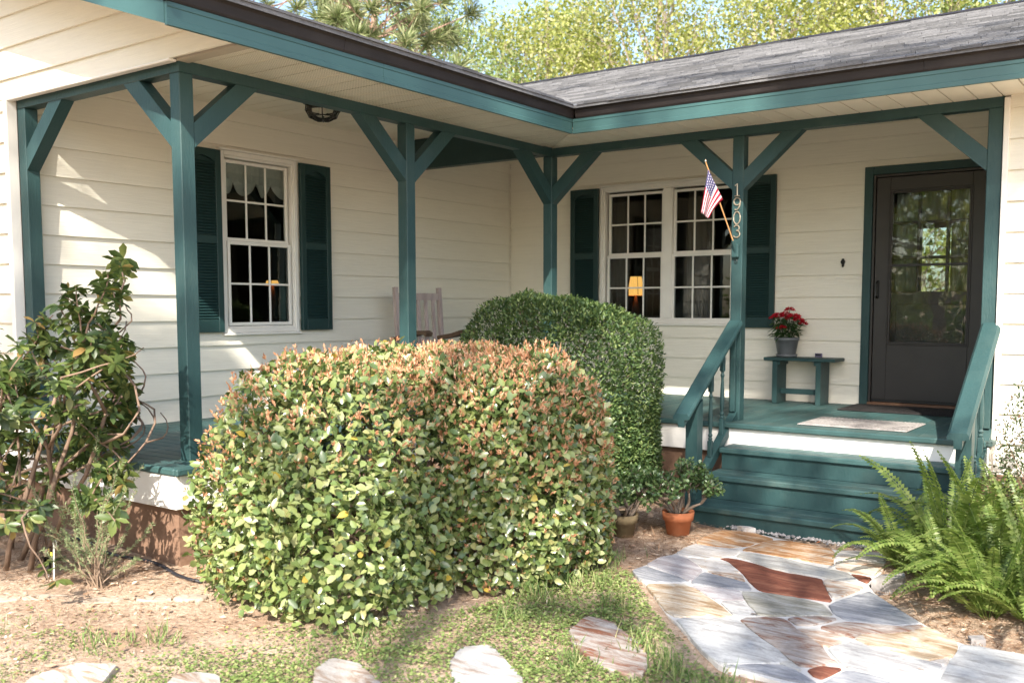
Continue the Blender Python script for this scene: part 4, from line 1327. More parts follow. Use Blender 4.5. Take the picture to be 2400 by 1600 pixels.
put('stems', stems, M['flower_leaf'], fp)
n = 150
ang_ = rng.uniform(0, 2 * math.pi, n)
rad_ = rng.uniform(0.02, 0.115, n)
hh = 0.575 + rng.uniform(0.01, 0.19, n)
P = np.stack([px_ + rad_ * np.cos(ang_), py_ + rad_ * np.sin(ang_), hh], 1)
D = np.stack([np.cos(ang_), np.sin(ang_), rng.uniform(-0.7, 0.5, n)], 1)
V, Fc = leaf_arrays(P, D, np.array([0, 0, 1.0]) + rand_dirs(n, rng) * 0.4, rng.uniform(0.055, 0.095, n), rng.uniform(0.028, 0.042, n))
link('foliage', array_mesh('foliage', V, Fc, fp.location), M['flower_leaf'], fp)

# doormats
m1 = thing('doormat', 'pale worn striped doormat at the top of the steps', 'doormat', (2.63, 0.22, ZDK))
put('pad', MB().cbox((2.24, -0.045, ZDK + 0.0025), (3.02, 0.500, ZDK + 0.011), 0.003), M['mat_grey'], m1)
for i in range(26):
    xx = 2.262 + i * 0.0292
    put('stripe', MB().box((xx, -0.035, ZDK + 0.0112), (xx + 0.012, 0.49, ZDK + 0.0145)), M['mat_grey'], m1)
m2 = thing('doormat', 'black rubber doormat in front of the storm door', 'doormat', (2.62, 1.40, ZDK))
put('pad', MB().cbox((2.16, 1.130, ZDK + 0.0025), (3.09, 1.665, ZDK + 0.012), 0.003), M['mat_black'], m2)
for i in range(15):
    yy_ = 1.150 + i * 0.0335
    put('rib', MB().box((2.18, yy_, ZDK + 0.0122), (3.07, yy_ + 0.015, ZDK + 0.0175)), M['mat_black'], m2)

# flag
fl = thing('flag', 'small american flag on a wooden stick bracketed to the number post', 'flag', (1.737, -0.08, 1.326))
p0, p1 = Vector((1.7385, -0.062, 1.300)), Vector((1.651, -0.42, 1.903))
put('stick', MB().tube([p0, p1], 0.0052, 8), M['stick'], fl)
put('finial', MB().lathe([(0.003, 0), (0.008, 0.006), (0.008, 0.014), (0.002, 0.024)], tuple(p1 - Vector((0, 0, 0.004))), 8), M['brass'], fl, True)
fm, fnt, fbs, fout = _nodes('flag_cloth')
def flag_material():
    N, L = fnt.nodes, fnt.links
    uv = N.new('ShaderNodeUVMap')
    sx = N.new('ShaderNodeSeparateXYZ')
    L.new(uv.outputs[0], sx.inputs[0])
    def mth(op, a, b=None, v=None):
        q = N.new('ShaderNodeMath')
        q.operation = op
        L.new(a, q.inputs[0])
        if b is not None:
            L.new(b, q.inputs[1])
        if v is not None:
            q.inputs[1].default_value = v
        return q.outputs[0]
    U, V_ = sx.outputs[0], sx.outputs[1]       # u: 0 at the pole, v: 0 at the bottom stripe
    st_ = mth('MODULO', mth('FLOOR', mth('MULTIPLY', V_, v=13.0)), v=2.0)
    stripes = N.new('ShaderNodeMixRGB')
    L.new(st_, stripes.inputs['Fac'])
    stripes.inputs['Color1'].default_value = (0.46, 0.012, 0.045, 1)
    stripes.inputs['Color2'].default_value = (0.74, 0.72, 0.76, 1)
    canton = mth('MULTIPLY', mth('LESS_THAN', U, v=0.4), mth('GREATER_THAN', V_, v=6.0 / 13))
    su = mth('SUBTRACT', mth('FRACT', mth('MULTIPLY', U, v=15.0)), v=0.5)
    sv = mth('SUBTRACT', mth('FRACT', mth('MULTIPLY', V_, v=9.3)), v=0.5)
    rr = mth('ADD', mth('MULTIPLY', su, su), mth('MULTIPLY', sv, sv))
    star = mth('LESS_THAN', rr, v=0.075)
    blue = N.new('ShaderNodeMixRGB')
    L.new(star, blue.inputs['Fac'])
    blue.inputs['Color1'].default_value = (0.045, 0.035, 0.16, 1)
    blue.inputs['Color2'].default_value = (0.72, 0.72, 0.78, 1)
    mx = N.new('ShaderNodeMixRGB')
    L.new(canton, mx.inputs['Fac'])
    L.new(stripes.outputs[0], mx.inputs['Color1'])
    L.new(blue.outputs[0], mx.inputs['Color2'])
    L.new(mx.outputs[0], fbs.inputs['Base Color'])
    fbs.inputs['Roughness'].default_value = 0.8
    tr = N.new('ShaderNodeBsdfTranslucent')
    L.new(mx.outputs[0], tr.inputs[0])
    ms = N.new('ShaderNodeMixShader')
    ms.inputs[0].default_value = 0.3
    L.new(fbs.outputs[0], ms.inputs[1])
    L.new(tr.outputs[0], ms.inputs[2])
    L.new(ms.outputs[0], fout.inputs['Surface'])
flag_material()
A0, A1 = Vector((1.663, -0.400, 1.852)), Vector((1.715, -0.250, 1.645))     # pole edge: canton end, stripe end
B0, B1 = Vector((1.606, -0.390, 1.545)), Vector((1.618, -0.290, 1.508))     # hanging fly edge
nu, nv = 20, 14
fv, fuv, ff = [], [], []
for i in range(nu + 1):
    for j in range(nv + 1):
        u, v = i / nu, j / nv                  # v = 1 at the canton end
        p = (A1.lerp(A0, v)).lerp(B1.lerp(B0, v), u)
        p = p + Vector((0.012, -0.020, 0.0)) * math.sin(v * 9.0 + u * 2.0) * u + Vector((-0.020, 0, 0)) * math.sin(math.pi * u) * (1 - v) * 0.6
        fv.append(p)
        fuv.append((u, v))
for i in range(nu):
    for j in range(nv):
        ff.append((i * (nv + 1) + j, (i + 1) * (nv + 1) + j, (i + 1) * (nv + 1) + j + 1, i * (nv + 1) + j + 1))
mb = MB().add(fv, ff)
me = mb.mesh('cloth', fl.location, True)
uvl = me.uv_layers.new(name='UVMap')
for lp in me.loops:
    uvl.data[lp.index].uv = fuv[lp.vertex_index]
cloth = link('cloth', me, fm, fl)
sm = cloth.modifiers.new('thick', 'SOLIDIFY')
sm.thickness = 0.0012

# ------------------------------------------------------------------ flagstone path, stepping stones, edging
SM = {
 'tan': stonemat('stone_tan', (0.62, 0.54, 0.44), (0.50, 0.27, 0.11), (0.36, 0.17, 0.06), 0.5),
 'tan2': stonemat('stone_buff', (0.60, 0.55, 0.47), (0.52, 0.40, 0.27), (0.34, 0.22, 0.11), 0.45),
 'pale': stonemat('stone_pale', (0.66, 0.63, 0.60), (0.56, 0.53, 0.50), (0.46, 0.37, 0.29), 0.6),
 'sand': stonemat('stone_sand', (0.66, 0.62, 0.57), (0.54, 0.47, 0.40), (0.42, 0.25, 0.15), 0.4),
 'sand2': stonemat('stone_blush', (0.50, 0.46, 0.42), (0.46, 0.41, 0.36), (0.30, 0.19, 0.12), 1.2, 6.0),
 'veined': stonemat('stone_brown_vein', (0.52, 0.50, 0.48), (0.46, 0.44, 0.42), (0.27, 0.18, 0.12), 1.0, 4.0),
 'grey': stonemat('stone_grey', (0.56, 0.55, 0.52), (0.47, 0.45, 0.41), (0.36, 0.34, 0.31), 0.55),
 'rust': stonemat('stone_rust', (0.34, 0.14, 0.08), (0.26, 0.085, 0.045), (0.17, 0.055, 0.032), 0.55),
 'rust2': stonemat('stone_veined', (0.52, 0.48, 0.45), (0.40, 0.33, 0.28), (0.28, 0.11, 0.055), 0.8),
 'blue': stonemat('stone_blue', (0.48, 0.48, 0.49), (0.37, 0.375, 0.395), (0.25, 0.255, 0.28), 0.5),
 'mauve': stonemat('stone_mauve', (0.60, 0.575, 0.57), (0.50, 0.47, 0.48), (0.38, 0.33, 0.33), 0.7),
 'olive': stonemat('stone_olive', (0.52, 0.50, 0.45), (0.40, 0.38, 0.32), (0.28, 0.26, 0.20), 0.55),
 'white': stonemat('stone_white', (0.60, 0.59, 0.57), (0.54, 0.53, 0.51), (0.37, 0.35, 0.34), 0.35),
 'white2': stonemat('stone_silver', (0.58, 0.58, 0.57), (0.48, 0.48, 0.475), (0.35, 0.34, 0.33), 0.9),
}
def chaikin(poly, n=1, q=0.18):
    for _ in range(n):
        out = []
        for i in range(len(poly)):
            a, b = poly[i], poly[(i + 1) % len(poly)]
            out.append((a[0] * (1 - q) + b[0] * q, a[1] * (1 - q) + b[1] * q))
            out.append((a[0] * q + b[0] * (1 - q), a[1] * q + b[1] * (1 - q)))
        poly = out
    return poly
def grown(poly, d=0.007):
    cx = sum(p[0] for p in poly) / len(poly)
    cy = sum(p[1] for p in poly) / len(poly)
    out = []
    for x, y in poly:
        r = math.hypot(x - cx, y - cy) + 1e-6
        out.append((cx + (x - cx) * (r + d) / r, cy + (y - cy) * (r + d) / r))
    return out
def stone_mesh(poly, z0, dz, jitter=0.004, inset=0.006, tilt=0.0):
    """a slab: irregular outline, softly rounded upper edge, slightly uneven top"""
    pts = chaikin(poly, 1, 0.13)
    dense = []
    for i in range(len(pts)):
        a, b = pts[i], pts[(i + 1) % len(pts)]
        L_ = math.hypot(b[0] - a[0], b[1] - a[1])
        n = max(1, int(L_ / 0.05))
        for k in range(n):
            t = k / n
            dense.append((a[0] + (b[0] - a[0]) * t + R.uniform(-jitter, jitter), a[1] + (b[1] - a[1]) * t + R.uniform(-jitter, jitter)))
    cx = sum(p[0] for p in dense) / len(dense)
    cy = sum(p[1] for p in dense) / len(dense)
    rings = []
    for f, h in ((1.0, -dz), (1.0, -0.006), (0.985, -0.001), (0.80, 0.0), (0.4, 0.0)):
        rings.append([(cx + (x - cx) * f, cy + (y - cy) * f, zg(cx + (x - cx) * f) + z0 + h + (R.uniform(-0.0012, 0.0012) if f < 0.99 else 0) + tilt * (x - cx)) for x, y in dense])
    n = len(dense)
    vs = [p for r in rings for p in r] + [(cx, cy, zg(cx) + z0)]
    fs = []
    for i in range(len(rings) - 1):
        for k in range(n):
            fs.append((i * n + k, i * n + (k + 1) % n, (i + 1) * n + (k + 1) % n, (i + 1) * n + k))
    c = len(vs) - 1
    for k in range(n):
        fs.append(((len(rings) - 1) * n + k, (len(rings) - 1) * n + (k + 1) % n, c))
    a = sum(dense[i][0] * dense[(i + 1) % n][1] - dense[(i + 1) % n][0] * dense[i][1] for i in range(n))
    if a < 0:
        fs = [tuple(reversed(f)) for f in fs]
    return MB().add(vs, fs)
def mortar_bed():
    pts = chaikin(MORTAR, 1, 0.2)
    n = len(pts)
    top = [(x, y, zg(x) + 0.020) for x, y in pts]
    low = [(x, y, zg(x) - 0.08) for x, y in pts]
    return MB().add(top + low, [tuple(range(n))] + [(i, n + i, n + (i + 1) % n, (i + 1) % n) for i in range(n)])
path = put('path', mortar_bed(), M['mortar'])
tag(path, kind='structure')
for mt, poly in FLAG:
    o = put('flagstone', stone_mesh(grown(poly), 0.029, 0.02, 0.003), SM[mt], path)
steps_l = ['pale flat stepping stone in the front left corner of the yard', 'pale pink stepping stone second from the left, cut by the bottom edge', 'buff stepping stone with a white patch in the middle of the row', 'white stepping stone split by a brown vein', 'brown purple stepping stone closest to the flagstone path']
for i, poly in enumerate(STEP):
    o = put('stepping_stone', stone_mesh(poly, 0.026, 0.08, 0.006, 0.006), SM[['sand', 'sand2', 'sand2', 'veined', 'rust2'][i]])
    tag(o, steps_l[i], 'stepping stone', 'stepping stones in the lawn')
ed_l = ['half-buried edging stone at the left picture edge', 'long pale edging stone in front of the rain gauge', 'pale edging stone in front of the rosemary stem', 'low edging stone between the rosemary and the big shrub', 'edging stone touching the big shrub']
for i, (ex, ey) in enumerate(EDGE):
    L_, a = (0.10, 0.105, 0.10, 0.085, 0.08)[i], 0.75 + R.uniform(-0.15, 0.15)
    poly = []
    for k in range(10):
        t = 2 * math.pi * k / 10
        u, v = L_ * math.cos(t), 0.040 * math.sin(t) * (1 + 0.2 * R.uniform(-1, 1))
        poly.append((ex + u * math.cos(a) - v * math.sin(a), ey + u * math.sin(a) + v * math.cos(a)))
    o = put('edging_stone', stone_mesh(poly, 0.012, 0.06, 0.008), M['edging'])
    tag(o, ed_l[i], 'edging stone', 'edging stones in front of the bed')
# loose gravel under the lowest riser
rng = np.random.default_rng(5)
mb = MB()
for i in range(240):
    x = rng.uniform(2.12, 3.2)
    y = -0.985 - abs(rng.normal(0, 0.035))
    r = rng.uniform(0.006, 0.016)
    q = rand_dirs(6, rng) * r
    c = np.array([x, y, zg(x) + 0.026 + r * 0.4])
    ps = [c + np.array(v) * r * rng.uniform(0.7, 1.2) for v in ((1, 0, 0), (0, 1, 0), (-1, 0, 0), (0, -1, 0), (0, 0, .7), (0, 0, -.7))]
    mb.add(ps, [(0, 1, 4), (1, 2, 4), (2, 3, 4), (3, 0, 4), (1, 0, 5), (2, 1, 5), (3, 2, 5), (0, 3, 5)])
tag(put('gravel', mb, M['gravel']), 'loose grey gravel along the foot of the steps', 'gravel', kind='stuff')
rk = put('rock', stone_mesh([(2.20, -1.04), (2.30, -1.0), (2.34, -1.03), (2.27, -1.07)], 0.055, 0.05, 0.004), SM['pale'])
tag(rk, 'small pale rock at the left foot of the steps', 'rock')
rk = put('rock', stone_mesh([(3.31, -1.74), (3.42, -1.60), (3.44, -1.70), (3.36, -1.85), (3.30, -1.84)], 0.07, 0.10, 0.010), M['gravel'])
tag(rk, 'dark grey mottled rock between path and ferns', 'rock')
rk = put('rock', stone_mesh([(3.88, -2.36), (3.93, -2.31), (3.96, -2.36), (3.91, -2.40)], 0.030, 0.05, 0.006), M['gravel'])
tag(rk, 'small grey rock on the bed edge by the ferns', 'rock')
# black hose along the foundation
hs = put('hose', MB().tube([(-1.2 + 0.1 * i, -3.93 - 0.03 * math.sin(i * 0.9), zg(-1.2 + 0.1 * i) + 0.012) for i in range(18)], 0.010, 6), M['hose'], None, True)
tag(hs, 'black garden hose lying against the brown foundation', 'hose')
# rain gauge
rg = thing('rain_gauge', 'clear plastic rain gauge on a stake in the left bed', 'rain gauge', (-0.14, -4.41, zg(-0.14)))
gz = zg(-0.14)
put('tube', MB().lathe([(0.010, 0.0), (0.016, 0.02), (0.017, 0.165), (0.021, 0.170), (0.018, 0.172), (0.014, 0.02), (0.008, 0.005)], (-0.14, -4.41, gz + 0.005), 14), M['tube_glass'], rg, True)
put('stake', MB().tube([(-0.112, -4.395, gz - 0.02), (-0.105, -4.39, gz + 0.20)], 0.004, 5), M['trim'], rg)
put('ring', MB().tube([(-0.100 + 0.016 * math.cos(a), -4.388, gz + 0.195 + 0.020 * math.sin(a)) for a in np.linspace(0, 2 * math.pi, 11)], 0.003, 5), M['trim'], rg)
put('scale_mark', MB().cbox((-0.125, -4.402, gz + 0.13), (-0.110, -4.396, gz + 0.15), 0.002), paint('yellow_mark', (0.62, 0.60, 0.08), 0.5), rg)
# ------------------------------------------------------------------ plants
CAMV = np.array(CAM)
def leaf_object_mesh(name, fold, bend, w1, w2):
    V, Fc = leaf_arrays(np.zeros((1, 3)), np.array([[1.0, 0, 0]]), np.array([[0, 0, 1.0]]), 1.0, 1.0, fold, bend, w1, w2)
    return array_mesh(name, V, Fc)

def frame_matrix(P, D, Nn, Ln, Wd):
    D = Vector(D).normalized()
    S = D.cross(Vector(Nn))
    S.normalize()
    U = S.cross(D)
    m = Matrix(((D.x * Ln, -S.x * Wd, U.x * Wd, P[0]), (D.y * Ln, -S.y * Wd, U.y * Wd, P[1]), (D.z * Ln, -S.z * Wd, U.z * Wd, P[2]), (0, 0, 0, 1)))
    return m

def add_leaves(t, P, D, Nn, Ln, Wd, mat, n_own, name='leaf', fold=0.35, bend=0.18, w1=0.44, w2=0.36, score=None):
    """the n_own leaves that show largest become pieces, the rest one mass of real leaves"""
    P, D, Nn = np.asarray(P), unit(D), unit(Nn)
    if score is None:
        score = -np.linalg.norm(P - CAMV, axis=1)
    order = np.argsort(-score)
    own, rest = order[:n_own], order[n_own:]
    if n_own:
        shared = [leaf_object_mesh(name, fold, bend * k, w1, w2) for k in (0.5, 1.0, 1.6)]
        for i in own:
            inst(name, shared[i % 3], t, frame_matrix(P[i], D[i], Nn[i], float(Ln[i]), float(Wd[i])), mat)
    if len(rest):
        V, Fc = leaf_arrays(P[rest], D[rest], Nn[rest], Ln[rest], Wd[rest], fold, bend, w1, w2)
        tag(link('foliage', array_mesh('foliage', V, Fc, t.location), mat, t), kind='stuff')

def lump_points(lumps, n, rng, depth=0.06, outer=0.02):
    """points near the clipped surface of a union of rounded blocks, with outward normals"""
    area = np.array([l[3] * l[4] + l[4] * l[5] + l[3] * l[5] for l in lumps])
    Ps, Ns = [], []
    got = 0
    while got < n:
        li = rng.choice(len(lumps), p=area / area.sum())
        cx, cy, cz, a, b, c, p = lumps[li]
        m = 4000
        d = rand_dirs(m, rng)
        rf = (np.abs(d) ** p).sum(1) ** (-1 / p)
        ph = li * 1.7
        bump_ = 1 + 0.035 * np.sin(5 * d[:, 0] + 3 * d[:, 2] + ph) + 0.035 * np.sin(6 * d[:, 1] - 4 * d[:, 2] + 2 * ph) + 0.02 * np.sin(13 * d[:, 0] + 11 * d[:, 1])
        s = 1 - np.abs(rng.normal(0, depth, m)) + rng.uniform(-outer, outer, m)
        Q = np.array([cx, cy, cz]) + d * np.array([a, b, c]) * (rf * bump_ * s)[:, None]
        nn = unit(np.sign(d) * np.abs(d * rf[:, None]) ** (p - 1) / np.array([a, b, c]))
        ok = Q[:, 2] > zga(Q[:, 0]) + 0.03
        for lj, l in enumerate(lumps):
            if lj == li:
                continue
            e = (np.abs((Q - np.array(l[:3])) / np.array(l[3:6])) ** l[6]).sum(1)
            ok &= e > 0.72
        Ps.append(Q[ok][:max(1, n // 6)])
        Ns.append(nn[ok][:max(1, n // 6)])
        got += len(Ps[-1])
    return np.concatenate(Ps)[:n], np.concatenate(Ns)[:n]

# ---- big clipped shrub with orange new growth
M['shrub_leaf'] = leafmat('shrub_leaf', [(0.0, (0.065, 0.105, 0.036)), (0.30, (0.13, 0.185, 0.055)), (0.66, (0.235, 0.285, 0.095)), (0.92, (0.37, 0.39, 0.18)), (0.985, (0.30, 0.27, 0.10)), (1.0, (0.46, 0.33, 0.05))], 0.25, 0.26, 0.75)
M['tip'] = leafmat('new_growth', [(0.0, (0.40, 0.175, 0.09)), (0.5, (0.55, 0.295, 0.165)), (1.0, (0.66, 0.46, 0.30))], 0.25, 0.6, 0.2)
rng = np.random.default_rng(21)
LUMPS = [(0.98, -3.40, -0.20, 0.66, 0.70, 0.76, 2.6), (1.27, -2.62, -0.20, 0.76, 0.66, 0.80, 2.7), (0.66, -2.72, -0.18, 0.62, 0.70, 0.76, 2.7), (1.18, -3.66, -0.32, 0.54, 0.50, 0.58, 2.7)]
sh = thing('shrub', 'big clipped shrub with orange new shoots in front of the porch', 'shrub', (1.0, -3.1, zg(1.0)))
P, Nn = lump_points(LUMPS, 20000, rng, 0.06, 0.035)
n = len(P)
D = Nn * 0.45 + np.array([0, 0, 0.25]) + rand_dirs(n, rng) * 0.85
NL = Nn * 0.75 + np.array([0, -0.1, 0.45]) + rand_dirs(n, rng) * 0.55
Ln = rng.uniform(0.034, 0.062, n)
Wd = Ln * rng.uniform(0.54, 0.68, n)
face = ((CAMV - P) * Nn).sum(1) / np.linalg.norm(CAMV - P, axis=1)
score = np.where(face > 0.15, Ln / np.linalg.norm(P - CAMV, axis=1), 0)
add_leaves(sh, P, D, NL, Ln, Wd, M['shrub_leaf'], 300, w1=0.47, w2=0.43, score=score)
Pi, Ni = lump_points([(l[0], l[1], l[2], l[3] * 0.84, l[4] * 0.84, l[5] * 0.86, l[6]) for l in LUMPS], 7000, rng, 0.12)
V, Fc = card_arrays(Pi, rand_dirs(len(Pi), rng), Ni + rand_dirs(len(Pi), rng) * 0.8, rng.uniform(0.05, 0.075, len(Pi)), rng.uniform(0.03, 0.042, len(Pi)))
tag(link('inner_foliage', array_mesh('inner_foliage', V, Fc, sh.location), M['shrub_leaf'], sh), kind='stuff')
# shoots
Pt, Nt = lump_points(LUMPS, 6500, rng, 0.02, 0.035)
top = (Nt[:, 2] > 0.55)
keep = top | (rng.uniform(0, 1, len(Pt)) < np.where(Pt[:, 2] > -0.05, 0.75, 0.24))
Pt, Nt = Pt[keep], Nt[keep]
cP, cD, cN, cL, cW = [], [], [], [], []
for q, m in zip(Pt, Nt):
    ax = unit(m * 0.5 + np.array([0, 0, 0.9]) + rng.normal(0, 0.25, 3))
    hgt = rng.uniform(0.015, 0.060) if m[2] > 0.5 else rng.uniform(0.008, 0.03)
    for k in range(rng.integers(4, 8)):
        f = rng.uniform(0.1, 1.0)
        dd = unit(ax + rng.normal(0, 0.42, 3))
        cP.append(q + ax * hgt * f)
        cD.append(dd)
        cN.append(rng.normal(0, 1, 3))
        cL.append(rng.uniform(0.015, 0.034))
        cW.append(rng.uniform(0.007, 0.013))
V, Fc = card_arrays(np.array(cP), np.array(cD), np.array(cN), np.array(cL), np.array(cW))
tag(link('new_shoots', array_mesh('new_shoots', V, Fc, sh.location), M['tip'], sh), kind='stuff')
mb = MB()
for i in range(90):
    q, m = P[rng.integers(0, n)], None
    b = np.array([1.05 + rng.uniform(-0.2, 0.2), -3.05 + rng.uniform(-0.35, 0.3), 0])
    q = b + (q - b) * 0.90
    b[2] = zg(b[0]) - 0.02
    mid = b * 0.45 + q * 0.55 + rng.normal(0, 0.06, 3)
    mb.tube([b, mid, q], [0.012, 0.006, 0.002], 4, False)
put('branches', mb, M['bark'], sh)

# ---- clipped small-leaved hedge behind it
M['hedge_leaf'] = leafmat('hedge_leaf', [(0.0, (0.036, 0.070, 0.026)), (0.45, (0.072, 0.125, 0.040)), (0.85, (0.140, 0.200, 0.062)), (1.0, (0.25, 0.30, 0.11))], 0.3, 0.42, 0.4)
hg = thing('hedge', 'rounded clipped green hedge in front of the double window', 'hedge', (0.55, -0.72, zg(0.55)))
HL = [(0.56, -0.72, 0.10, 0.81, 0.50, 0.80, 3.8), (0.62, -0.75, -0.30, 0.76, 0.44, 0.50, 3.4)]
P, Nn = lump_points(HL, 34000, rng, 0.045, 0.018)
n = len(P)
D = Nn * 0.7 + np.array([0, 0, 0.35]) + rand_dirs(n, rng) * 0.75
V, Fc = leaf_arrays(P, D, Nn * 0.5 + np.array([0, 0, 0.6]) + rand_dirs(n, rng) * 0.7, rng.uniform(0.024, 0.040, n), rng.uniform(0.012, 0.018, n))
tag(link('foliage', array_mesh('foliage', V, Fc, hg.location), M['hedge_leaf'], hg), kind='stuff')
Pi, Ni = lump_points([(l[0], l[1], l[2], l[3] * 0.86, l[4] * 0.82, l[5] * 0.88, l[6]) for l in HL], 9000, rng, 0.12)
V, Fc = card_arrays(Pi, rand_dirs(len(Pi), rng), Ni + rand_dirs(len(Pi), rng) * 0.8, rng.uniform(0.035, 0.05, len(Pi)), rng.uniform(0.018, 0.026, len(Pi)))
tag(link('inner_foliage', array_mesh('inner_foliage', V, Fc, hg.location), M['hedge_leaf'], hg), kind='stuff')
mb = MB()
for i in range(60):
    q = P[rng.integers(0, n)]
    b = np.array([0.55 + rng.normal(0, 0.2), -0.72 + rng.normal(0, 0.1), zg(0.55) - 0.02])
    mb.tube([b, b * 0.5 + q * 0.5 + rng.normal(0, 0.05, 3), q], [0.014, 0.007, 0.002], 4, False)
put('branches', mb, M['bark'], hg)

# ---- leggy broad-leaved shrub at the left
M['broad_leaf'] = leafmat('broad_leaf', [(0.0, (0.035, 0.062, 0.020)), (0.5, (0.075, 0.115, 0.030)), (0.85, (0.150, 0.190, 0.055)), (0.96, (0.24, 0.25, 0.08)), (1.0, (0.36, 0.22, 0.08))], 0.30, 0.38, 0.5)
ls = thing('shrub', 'leggy broad-leaved shrub with bare stems at the left end of the porch', 'shrub', (-0.55, -4.35, zg(-0.55)))
rng = np.random.default_rng(33)
stems = MB()
tipsL = []
base_pts = [(-0.85, -4.25), (-0.62, -4.32), (-0.50, -4.45), (-0.74, -4.42), (-0.40, -4.30), (-1.05, -4.30), (-0.70, -4.20), (-0.35, -4.40)]
def grow(p, d, r, length, depth):
    pts, rad = [p], [r]
    q, dd = np.array(p), unit(np.array(d))
    segs = 5
    for i in range(segs):
        dd = unit(dd + rng.normal(0, 0.16, 3) + np.array([0, 0, 0.05]))
        if q[0] > 0.50 - 1.57 * (q[1] + 4.4):
            dd = unit(dd + np.array([-0.75, 0.1, 0.1]))
        q = q + dd * length / segs
        pts.append(q.copy())
        rad.append(r * (1 - 0.45 * (i + 1) / segs))
        if depth > 0 and i >= 1 and rng.uniform() < 0.9:
            bd = unit(dd * 0.6 + rng.normal(0, 0.65, 3) + np.array([0.1, 0, 0.15]))
            grow(q, bd, r * 0.55, length * rng.uniform(0.5, 0.75), depth - 1)
    stems.tube(pts, rad, 6)
    tipsL.append((q, dd))
    if depth < 2:
        tipsL.append((pts[-2], dd))
        tipsL.append((pts[-3], dd))
for (bx, by), tx in zip(base_pts, ((0.35, 0.02, 1.0), (0.62, -0.05, 1.0), (0.50, -0.25, 0.9), (0.1, -0.2, 1.0), (0.55, 0.1, 0.95), (-0.05, 0.0, 1.0), (0.2, 0.1, 1.0), (0.45, 0.0, 1.1))):
    grow(np.array([bx, by, zg(bx) - 0.03]), np.array(tx), 0.017, 1.02, 2)
put('stems', stems, M['bark'], ls, True)
P, D, NL, Ln, Wd = [], [], [], [], []
for q, d in tipsL:
    if (q[2] < -0.15 and rng.uniform() < 0.5) or q[0] > 0.60 - 1.57 * (q[1] + 4.4):
        continue
    for w in range(rng.integers(2, 4)):
        c = q - d * 0.06 * w + rng.normal(0, 0.02, 3)
        big = rng.uniform(0.75, 1.15)
        for k in range(rng.integers(5, 9)):
            a = 2 * math.pi * k / 7 + rng.uniform(-0.4, 0.4)
            side = unit(np.cross(d, [0.3, 0.2, 0.9]))
            s2 = np.cross(d, side)
            out = side * math.cos(a) + s2 * math.sin(a)
            P.append(c)
            D.append(out + d * rng.uniform(-0.1, 0.6) + np.array([0, 0, -0.15]))
            NL.append(d + np.array([0, 0, 0.6]) + rng.normal(0, 0.3, 3))
            Ln.append(rng.uniform(0.050, 0.088) * big)
            Wd.append(Ln[-1] * rng.uniform(0.40, 0.52))
P, D, NL, Ln, Wd = map(np.array, (P, D, NL, Ln, Wd))
add_leaves(ls, P, D, NL, Ln, Wd, M['broad_leaf'], 300, bend=0.22, w1=0.36, w2=0.46)

# ---- rosemary
M['rosemary'] = leafmat('rosemary_leaf', [(0.0, (0.15, 0.21, 0.10)), (1.0, (0.33, 0.39, 0.20))], 0.25, 0.6, 0.3)
ro = thing('rosemary_bush', 'thin straggly rosemary bush with needle leaves in the left bed', 'shrub', (0.16, -4.30, zg(0.16)))
rng = np.random.default_rng(8)
stems = MB()
P, D = [], []
for i in range(26):
    d = unit(np.array([rng.normal(-0.28, 0.42), rng.normal(0, 0.30), 1.0]))
    q = np.array([0.16 + rng.normal(0, 0.02), -4.30 + rng.normal(0, 0.02), zg(0.16) - 0.01])
    pts, rad = [q.copy()], [0.0035]
    L_ = rng.uniform(0.32, 0.85)
    for k in range(7):
        d = unit(d + rng.normal(0, 0.24, 3) + np.array([0, 0, 0.10]))
        q = q + d * L_ / 7
        pts.append(q.copy())
        rad.append(0.0035 * (1 - k / 8))
        if k >= 2:
            for m in range(46):
                P.append(q - d * L_ / 7 * rng.uniform(0, 1))
                D.append(d * 0.7 + rand_dirs(1, rng)[0] * 0.8)
    stems.tube(pts, rad, 4)
put('stems', stems, paint('rosemary_stem', (0.24, 0.17, 0.12), 0.8), ro)
P, D = np.array(P), np.array(D)
V, Fc = card_arrays(P, D, rand_dirs(len(P), rng), rng.uniform(0.014, 0.026, len(P)), rng.uniform(0.0025, 0.004, len(P)))
tag(link('needles', array_mesh('needles', V, Fc, ro.location), M['rosemary'], ro), kind='stuff')

